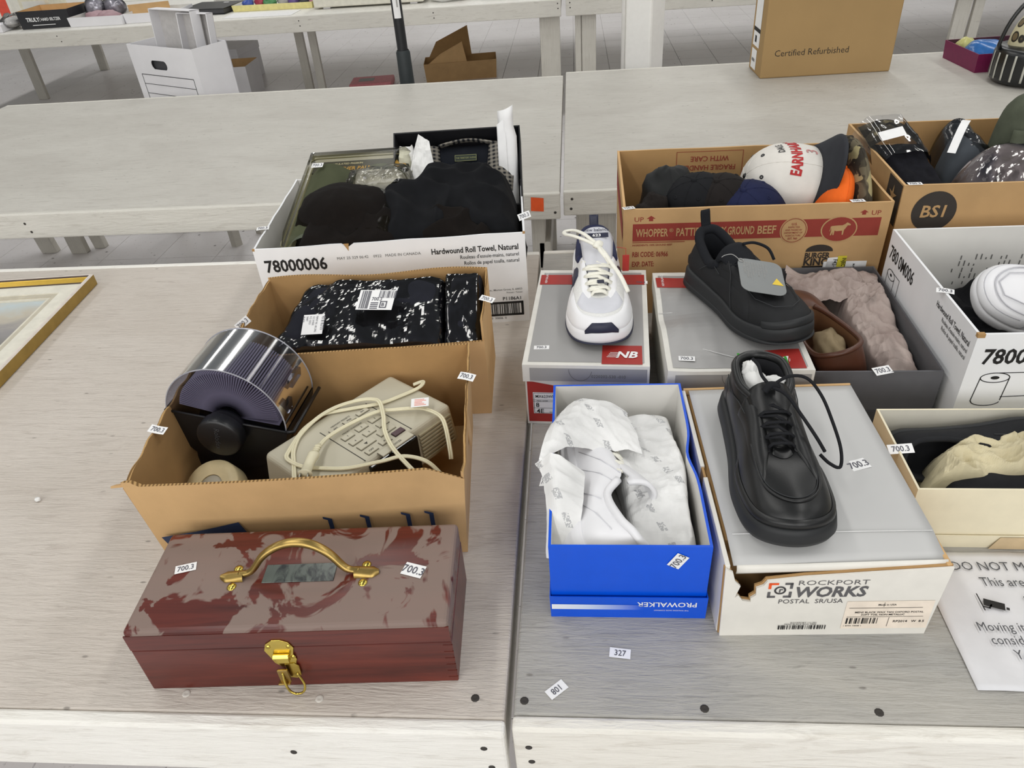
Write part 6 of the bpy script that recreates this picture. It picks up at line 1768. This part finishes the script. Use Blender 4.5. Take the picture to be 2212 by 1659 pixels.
# ================================================================ middle table things
M['blue_pk'] = plain('glossy_blue_plastic', '#2d6fb8', .25, 0, .6, .1)
M['yel_pk'] = plain('pale_yellow_plastic', '#c3c07a', .35)
for k, (lb, loc, m_, r3) in enumerate((('glossy blue plastic pack in the magenta gift box', (1.63, 3.27, TZ + .03), M['blue_pk'], (.075, .10, .05)), ('pale yellow-green pack at the back of the magenta gift box', (1.585, 3.37, TZ + .028), M['yel_pk'], (.04, .045, .045)))):
    t = thing('plastic_pack', lb, 'package', loc, R(20)); wad('pack', t, m_, (0, 0, .012), *r3, 5 + k, 30, .15, 4)
zb = thing('handbag', 'round black bag with white stripes and spotted cream panel at the right edge', 'bag', (1.662, 3.003, TZ + .004), R(-8))
zb.scale = (.74, .74, 1.0)
M['blk_patent'] = plain('black_patent', '#16181a', .3, 0, .6, .1)
M['stripe'] = plain('grey_white_stripe', '#b9b9b0', .5)
q = MB(); q.lathe([(0, .003), (.155, .003), (.170, .012), (.178, .03), (.176, .10), (.168, .116), (.150, .122), (0, .122)], 48); q.ob('drum', M['blk_patent'], zb, True)
sm = MB(); sm.grid(3, 8, lambda u, v: (lambda a, z_: (( .1795 - .004 * abs(v - .5)) * math.cos(a), (.1795 - .004 * abs(v - .5)) * math.sin(a), z_))((u - .5) * .055 , .018 + .088 * v))
s0 = sm.ob('stripe', M['stripe'], zb, True, solid=.0015); s0.rotation_euler = (0, 0, R(180))
for i in range(1, 12):
    c = s0.copy(); COL.objects.link(c); c.parent = zb; c.rotation_euler = (0, 0, R(180 + i * 15.5))
def spots():
    t = NT('spotted_cream_hide')
    vo = t.n('ShaderNodeTexVoronoi'); vo.inputs['Scale'].default_value = 24; t.l(t.mapping((1, 1, 1)), vo.inputs['Vector'])
    t.col(t.ramp(vo.outputs['Distance'], [(.28, '#6f6146'), (.34, '#201c16'), (.42, '#201c16'), (.47, '#c9c2a0')]))
    return t.done(.5)
q = MB(); q.grid(24, 12, lambda u, v: (lambda a, ph: Vector((.125 * math.cos(a) * math.cos(ph) , .075 * math.sin(a) * math.cos(ph) + .02, .12 + .135 * math.sin(ph))))(u * 2 * math.pi, v * math.pi / 2), cu=True); q.ob('spotted_panel', spots(), zb, True)
q = MB(); q.tube([(-.168 + .0, -.02, .115)] + [Vector((-.02 - .158 * math.cos(R(8 * i)), -.02, .10 + .20 * math.sin(R(8 * i)))) for i in range(1, 23)], .009, 10); q.ob('handle', M['blk_patent'], zb, True)
for i in range(4):
    q = MB(T3(.12 * math.cos(i * 1.57 + .6), .12 * math.sin(i * 1.57 + .6), -.003)); q.lathe([(0, 0), (.012, 0), (.012, .008), (0, .008)], 12); q.ob('foot', M['blk_patent'], zb, True)
sticker(zb, (-.055, -.062, .235), (.9, .2, .3), (-.2, .3, .9), '700.3', .035, .022)
# ================================================================ things behind the middle tables
bn = thing('bench', 'low white bench behind the middle table under the white file box', 'bench', (-1.93, 3.66, 0), R(-28))
MB().box(-.27, .27, -.12, .13, .60, .622).ob('bench_top', M['leg'], bn)
for x in (-.25, .21):
    for y in (-.1, .07):
        MB().box(x, x + .04, y, y + .04, 0, .60).ob('leg', M['leg'], bn)
fb = thing('file_box', 'open white file storage box with lids standing in it', 'box', (-2.150, 3.757, .623), R(-28.5))
fW, fD, fH = .485, .20, .318
M['fbox'] = plain('white_corrugated_box', '#e6e5e8', .6, 0, .3, .03, 8)
# front panel with handle hole is built from four strips around the hole
def hole_panel(root, W_, H_, hx, hz, hw, hh):
    outer = [(0, 0), (W_, 0), (W_, H_), (0, H_)]
    n = 24; hole = []
    for i in range(n):
        a = 2 * math.pi * i / n; c, s = math.cos(a), math.sin(a)
        hole.append((hx + (hw - hh) * (1 if c > 0 else -1) * (abs(c) > .01) + hh * c, hz + hh * s))
    bm = bmesh.new()
    ov = [bm.verts.new((x, 0, z)) for x, z in outer]; hv = [bm.verts.new((x, 0, z)) for x, z in hole]
    es = [bm.edges.new((ov[i], ov[(i + 1) % 4])) for i in range(4)] + [bm.edges.new((hv[i], hv[(i + 1) % n])) for i in range(n)]
    bmesh.ops.triangle_fill(bm, edges=es, use_beauty=True)
    me = bpy.data.meshes.new('end_panel'); bm.to_mesh(me); bm.free(); me.materials.append(M['fbox'])
    o = bpy.data.objects.new('end_panel', me); COL.objects.link(o); o.parent = root
    q = o.modifiers.new('s', 'SOLIDIFY'); q.thickness = .004; q.offset = 0
    return o
hole_panel(fb, fW, fH, fW * .43, fH - .085, .06, .021)
MB().box(0, .004, .002, fD, 0, fH).ob('side_panel', M['fbox'], fb); MB().box(fW - .004, fW, .002, fD, 0, fH).ob('side_panel', M['fbox'], fb)
MB().box(0, fW, fD - .004, fD, 0, fH).ob('end_panel', M['fbox'], fb); MB().box(.004, fW - .004, .004, fD - .004, .0005, .004).ob('bottom_panel', M['card_in'], fb)
MB().box(.005, fW - .005, .004, .006, 0.004, fH - .004).ob('hole_shade_sheet', M['dgrey2'], fb).location = (0, .012, 0)  # dark sheet added behind the handle hole to stand for the shade inside
F = frame((0, -.002, 0), (1, 0, 0), (0, 0, 1), .001); q = MB()
outline(q, F, [(.05, .05), (.44, .05), (.44, .185), (.05, .185)], .003)
for zz in (.095, .14): rect(q, F, .05, .44, zz, zz + .0025)
q.text('Bell', .03, F @ T3(.065, .012), 0, .03, shear=.1); q.text('STORAGE BOX', .009, F @ T3(.30, .03)); q.text('STACKABLE', .009, F @ T3(.33, .016))
q.ob('printed_form', M['ink'], fb, fix=False)
def lid(label, loc, rot, w, h, t=.055):
    o = thing('storage_lid', label, 'lid', loc, 0, 'lids standing in the file box', rot)
    MB().box(0, w, t - .004, t, 0, h).ob('panel', plain('lid_shade_board', '#c9c6c4', .7), o)  # white lid face with its shade put into a greyer colour
    for x0, x1, z0, z1 in ((0, .004, 0, h), (w - .004, w, 0, h), (0, w, h - .004, h), (0, w, 0, .004)):
        MB().box(x0, x1, 0, t - .0042, z0, z1).ob('rim', M['fbox'], o)
    return o
lid('wide white box lid standing upright in the open file box', (-2.000, 3.725, .72), (R(-4), R(1), R(-24)), .275, .37)
lid('narrow white box lid leaning at the right end of the open file box', (-1.842, 3.655, .80), (R(-6), R(3), R(-8)), .155, .275)
ob_ = thing('box', 'open white box with brown inside on the floor under the far table', 'box', (-3.17, 6.42, 0), R(2))
open_box(ob_, .44, .34, .26, .004, M['fbox'], M['card'], M['fbox'], .003, None, None, nx=3)
lw = thing('paper_bag', 'crumpled white packing in the open white floor box', 'paper', (-3.02, 6.56, .02)); wad('packing', lw, M['tissue_w'], (0, 0, .1), .10, .10, .13, 4, 24, .3, 6)
sb2 = thing('box', 'low white tray box on the floor beside the open white box', 'box', (-3.30, 6.10, 0), R(18)); open_box(sb2, .34, .24, .16, .004, M['fbox'], M['card_in'], M['fbox'], .0, None, None, nx=3)
fb2 = thing('file_box', 'second white file box in the shade under the far table', 'box', (-3.36, 7.05, 0), R(-10))
MB().box(0, .36, 0, .38, 0, .29).ob('box_body', M['fbox'], fb2, bevel=.004); MB().box(-.004, .364, -.004, .384, .235, .295).ob('lid', M['fbox'], fb2, bevel=.004)
q = MB(); F = frame((0, 0, 0), (1, 0, 0), (0, 0, 1), .002); poly(q, F, ell(.18, .2, .045, .016)); outline(q, F, [(.03, .04), (.33, .04), (.33, .15), (.03, .15)], .004); rect(q, F, .03, .33, .08, .083); rect(q, F, .03, .33, .115, .118); q.ob('printed_form', M['ink'], fb2, fix=False)
# pole
pl = thing('pole', 'tall black pole with white label standing behind the middle table', 'pole', (-.778, 3.62, 0), 0)
q = MB(); q.lathe([(0, 0), (.09, 0), (.09, .012), (.034, .03), (.034, .72), (.032, .86), (.027, .87)], 20); q.ob('lower_sleeve', plain('dark_rubber_sleeve', '#262d2f', .6), pl, True)
q = MB(); q.lathe([(.024, .86), (.024, 1.6), (.02, 1.62), (0, 1.62)], 18); q.ob('shaft', plain('black_tube', '#1a1c20', .35), pl, True)
q = MB(); q.grid(6, 2, lambda u, v: (.0248 * math.sin(-.5 + 1.3 * u), -.0248 * math.cos(-.5 + 1.3 * u), 1.005 + .6 * v)); q.ob('label', M['paper'], pl, True, fix=False)
q = MB(); q.grid(2, 2, lambda u, v: (.0255 * math.sin(.2 + .25 * u), -.0255 * math.cos(.2 + .25 * u), 1.05 + .45 * v)); q.ob('label_print', M['ink_lg'], pl, True, fix=False)
# cardboard and pink things on the floor
kb2 = thing('cardboard_box', 'small tipped-open cardboard box on the floor under the far table', 'box', (-1.26, 6.66, .0), R(6))
open_box(kb2, .60, .26, .15, .004, M['card_d'], M['card_in'], M['card_d'], .01, None, None, nx=3)
q = MB(); q.hexa([(.02, .0, .14), (.36, .0, .14), (.36, .004, .14), (.02, .004, .14), (.14, .01, .22), (.33, .03, .30), (.33, .034, .30), (.14, .014, .22)]); q.ob('flap', M['card'], kb2)
q = MB(); q.hexa([(.02, .25, .14), (.40, .25, .14), (.40, .254, .14), (.02, .254, .14), (.10, .26, .27), (.38, .28, .38), (.38, .284, .38), (.10, .264, .27)]); q.ob('flap', M['card_in'], kb2)
pk = thing('pink_package', 'flat pink package on the floor beside the black pole', 'package', (-1.90, 6.50, 0), R(5)); MB().box(0, .36, 0, .26, 0, .055).ob('carton', plain('pink_board', '#d8828a', .5), pk, bevel=.01)
q = MB(); q.box(.07, .2, .08, .18, .0555, .057); q.ob('label', M['ink_lg'], pk)

sc = thing('paper_scrap', 'tiny crumpled white paper scrap on the beige table left of the card file', 'scrap', (-.891, .833, TZ + .001))
wad('scrap', sc, M['tissue_w'], (0, 0, .003), .006, .004, .003, 3, 12, .4, 5)
# ================================================================ goods on the far table
def tray(name, label, x, y, w, d, h, mo, mi_, rz=0, cat='tray'):
    t = thing(name, label, cat, (x, y, TZ + .001), R(rz)); open_box(t, w, d, h, .004, mo, mi_, mo, .004, None, None, nx=3); return t
tr = tray('beverage_tray', 'black hard seltzer tray box on the far table', -3.935, 5.60, .372, .30, .115, plain('black_print_board', '#26262a', .5), M['card'], 1, 'tray')
q = MB(); F = frame((0, -.003, 0), (1, 0, 0), (0, 0, 1), .003); q.text('TRULY', .036, F @ T3(.055, .048), 0, .03, sx=.9); q.text('HARD SELTZER', .027, F @ T3(.165, .05), 0, .02, sx=.78); rect(q, F, .155, .157, .045, .075); rect(q, F, .09, .26, .022, .026); q.ob('printed_lettering', M['paper'], tr, fix=False)
t1 = tray('white_tray', 'white tray with pinkish packets next to the black seltzer box', -3.555, 5.575, .40, .30, .06, M['fbox'], M['white_in'], -3)
t2 = tray('white_tray', 'white tray with brown cardboard divider on the far table', -3.145, 5.585, .37, .30, .06, M['fbox'], M['white_in'], 0)
q = MB(); q.box(.02, .30, .12, .126, .004, .10); o = q.ob('divider', M['card'], t2); o.rotation_euler = (0, 0, R(18))
for i, (x, y, r_, lb) in enumerate(((-3.42, 5.70, .055, 'left pink packet in the white far tray'), (-3.30, 5.66, .055, 'right pink packet in the white far tray'))):
    t = thing('packet', lb, 'packet', (x, y, TZ + .01)); wad('packet', t, plain('pink_packet', '#a98a90', .5), (0, 0, .03), .09, .07, .04, 3 + i, 20, .3, 6)
for i, (x, y, lb) in enumerate(((-3.47, 5.82, 'left silvery ball in the bagged pair on the far table'), (-3.33, 5.83, 'right silvery ball in the bagged pair on the far table'))):
    t = thing('bagged_ball', lb, 'ball', (x, y, TZ + .01)); wad('ball', t, plain('silver_bauble', '#c9c8d4', .25, .3), (0, 0, .075), .07, .06, .06, 7 + i, 24, .12, 5); wad('bag', t, M['bag2'], (0, 0, .075), .08, .07, .07, 9 + i, 24, .2, 6)
bx = thing('box', 'cream carton behind the black seltzer box', 'box', (-4.12, 5.93, TZ + .001), R(-4)); MB().box(0, .25, 0, .2, 0, .17).ob('carton', plain('cream_carton', '#e0dac6', .6), bx, bevel=.004); MB().box(.03, .22, -.002, .0005, .03, .14).ob('face_panel', M['offw'], bx)
bx = thing('box', 'red and white carton at the far left of the far table', 'box', (-4.62, 6.1, TZ + .001), R(3)); MB().box(0, .3, 0, .2, 0, .22).ob('carton', M['offw'], bx, bevel=.004); MB().box(.20, .28, -.002, .0005, .02, .2).ob('red_panel', plain('bright_red_print', '#d8503f', .5), bx)
bx = thing('box', 'small white carton at the left edge of the far table', 'box', (-4.28, 5.52, TZ + .001), R(2)); MB().box(0, .24, 0, .16, 0, .05).ob('carton', M['fbox'], bx, bevel=.003); MB().box(.0, .24, .04, .05, .05, .06).ob('lid_flap', M['fbox'], bx)
bx = thing('plastic_bag', 'clear bag slumped left of the black seltzer box', 'bag', (-4.03, 5.66, TZ + .001)); wad('bag', bx, M['bag2'], (0, 0, .055), .07, .09, .05, 12, 24, .3, 6); wad('contents', bx, M['tissue_w'], (0, 0, .045), .05, .07, .035, 13, 20, .3, 6)
bd = thing('binder', 'flat black ring binder on the far table', 'binder', (-2.83, 5.77, TZ + .001), R(-8)); MB().box(0, .36, 0, .32, 0, .006).ob('cover', M['black'], bd, bevel=.002); MB().box(.01, .35, .01, .31, .0065, .034).ob('pages', M['dgrey2'], bd); MB().box(0, .36, 0, .32, .0345, .0405).ob('cover', M['black'], bd, bevel=.002); MB().box(.22, .26, .25, .27, .041, .042).ob('label', M['paper'], bd)
ls = thing('box', 'white bound stack behind the black binder', 'box', (-2.72, 6.15, TZ + .001), R(-4)); MB().box(0, .42, 0, .3, 0, .10).ob('carton', M['offw'], ls, bevel=.004)
for k in range(4): MB().box(.02, .40, -.003, .0005, .02 + k * .018, .026 + k * .018).ob('page_edge', M['ink_lg'], ls)
yt = tray('yellow_tray', 'yellow-edged tray of colourful trinkets on the far table', -2.44, 5.80, .60, .34, .04, plain('pale_yellow_board', '#e6dc96', .6), M['white_in'], -4)
cols = ['#3a56a5', '#a63a4c', '#4d8a55', '#c9c6c0', '#6a5590', '#38393f', '#c28d9a']
r9 = random.Random(4)
tn = [('blue', 'round'), ('red', 'flat'), ('green', 'round'), ('white', 'flat'), ('violet', 'round'), ('black', 'flat'), ('pink', 'round')]
nb_ = ['at the left end', 'second from the left', 'third from the left', 'fourth from the left', 'in the middle', 'third from the right', 'second from the right']
for i in range(7):
    t = thing('trinket', 'small %s trinket %s of the yellow-edged tray' % (tn[i][0], nb_[i]), 'trinket', (-2.35 + i * .083, 5.88 + .06 * r9.random(), TZ + .008), r9.random() * 3, 'trinkets in the yellow-edged tray')
    wad('trinket', t, plain('trinket_%d' % (i % 7), cols[i % 7], .35), (0, 0, .03), .045, .05, .03, i, 16, .4, 5)
ps_ = thing('paper_sheet', 'white paper sheet at the front of the far table below the yellow-edged tray', 'paper', (-2.42, 5.53, TZ + .001), R(-3)); MB().box(0, .5, 0, .2, 0, .002).ob('sheet', M['paper'], ps_)
wbx = thing('box', 'long white carton with blue round emblem on the far table', 'box', (-1.80, 5.66, TZ + .012), R(-1)); MB().box(0, .78, 0, .30, .0, .30).ob('carton', plain('ivory_carton', '#dcd9cc', .55), wbx, bevel=.008)
q = MB(); F = frame((0, 0, 0), (1, 0, 0), (0, 0, 1), .002); poly(q, F, ell(.19, .125, .055, .055)); q.ob('blue_emblem', plain('blue_emblem', '#6f9bd6', .5), wbx, fix=False)
q = MB(); F = frame((0, 0, 0), (1, 0, 0), (0, 0, 1), .003); poly(q, F, [(.17, .09), (.18, .14), (.19, .16), (.2, .13), (.215, .15), (.205, .1), (.19, .08)]); q.ob('emblem_figure', M['fbox'], wbx, fix=False)
q = MB(); F = frame((0, 0, 0), (1, 0, 0), (0, 0, 1), .002); r3_ = random.Random(3)
for i in range(26): x = .44 + r3_.random() * .24; zz = .03 + r3_.random() * .12; rect(q, F, x, x + .01 + .02 * r3_.random(), zz, zz + .006 + .01 * r3_.random())
q.ob('mottled_print', plain('pink_brown_print', '#8d6a66', .6), wbx, fix=False)
for x in (.06, .68): MB().box(x, x + .05, .02, .28, -.0105, .0).ob('foot', M['fbox'], wbx)
for i, (x, lb) in enumerate(((-.96, 'crumpled white shirt bundle at the right end of the far table'), (-.62, 'white and red cloth bundle at the right end of the far table'))):
    t = thing('cloth_bundle', lb, 'clothing', (x + .12, 5.72, TZ + .001)); wad('cloth', t, M['tissue_w'], (0, 0, .05), .16, .12, .055, 20 + i, 24, .25, 5); wad('trim', t, plain('red_trim', '#9c3b34', .7), (.07, -.09, .07), .02, .03, .04, 22 + i, 12, .2, 5)
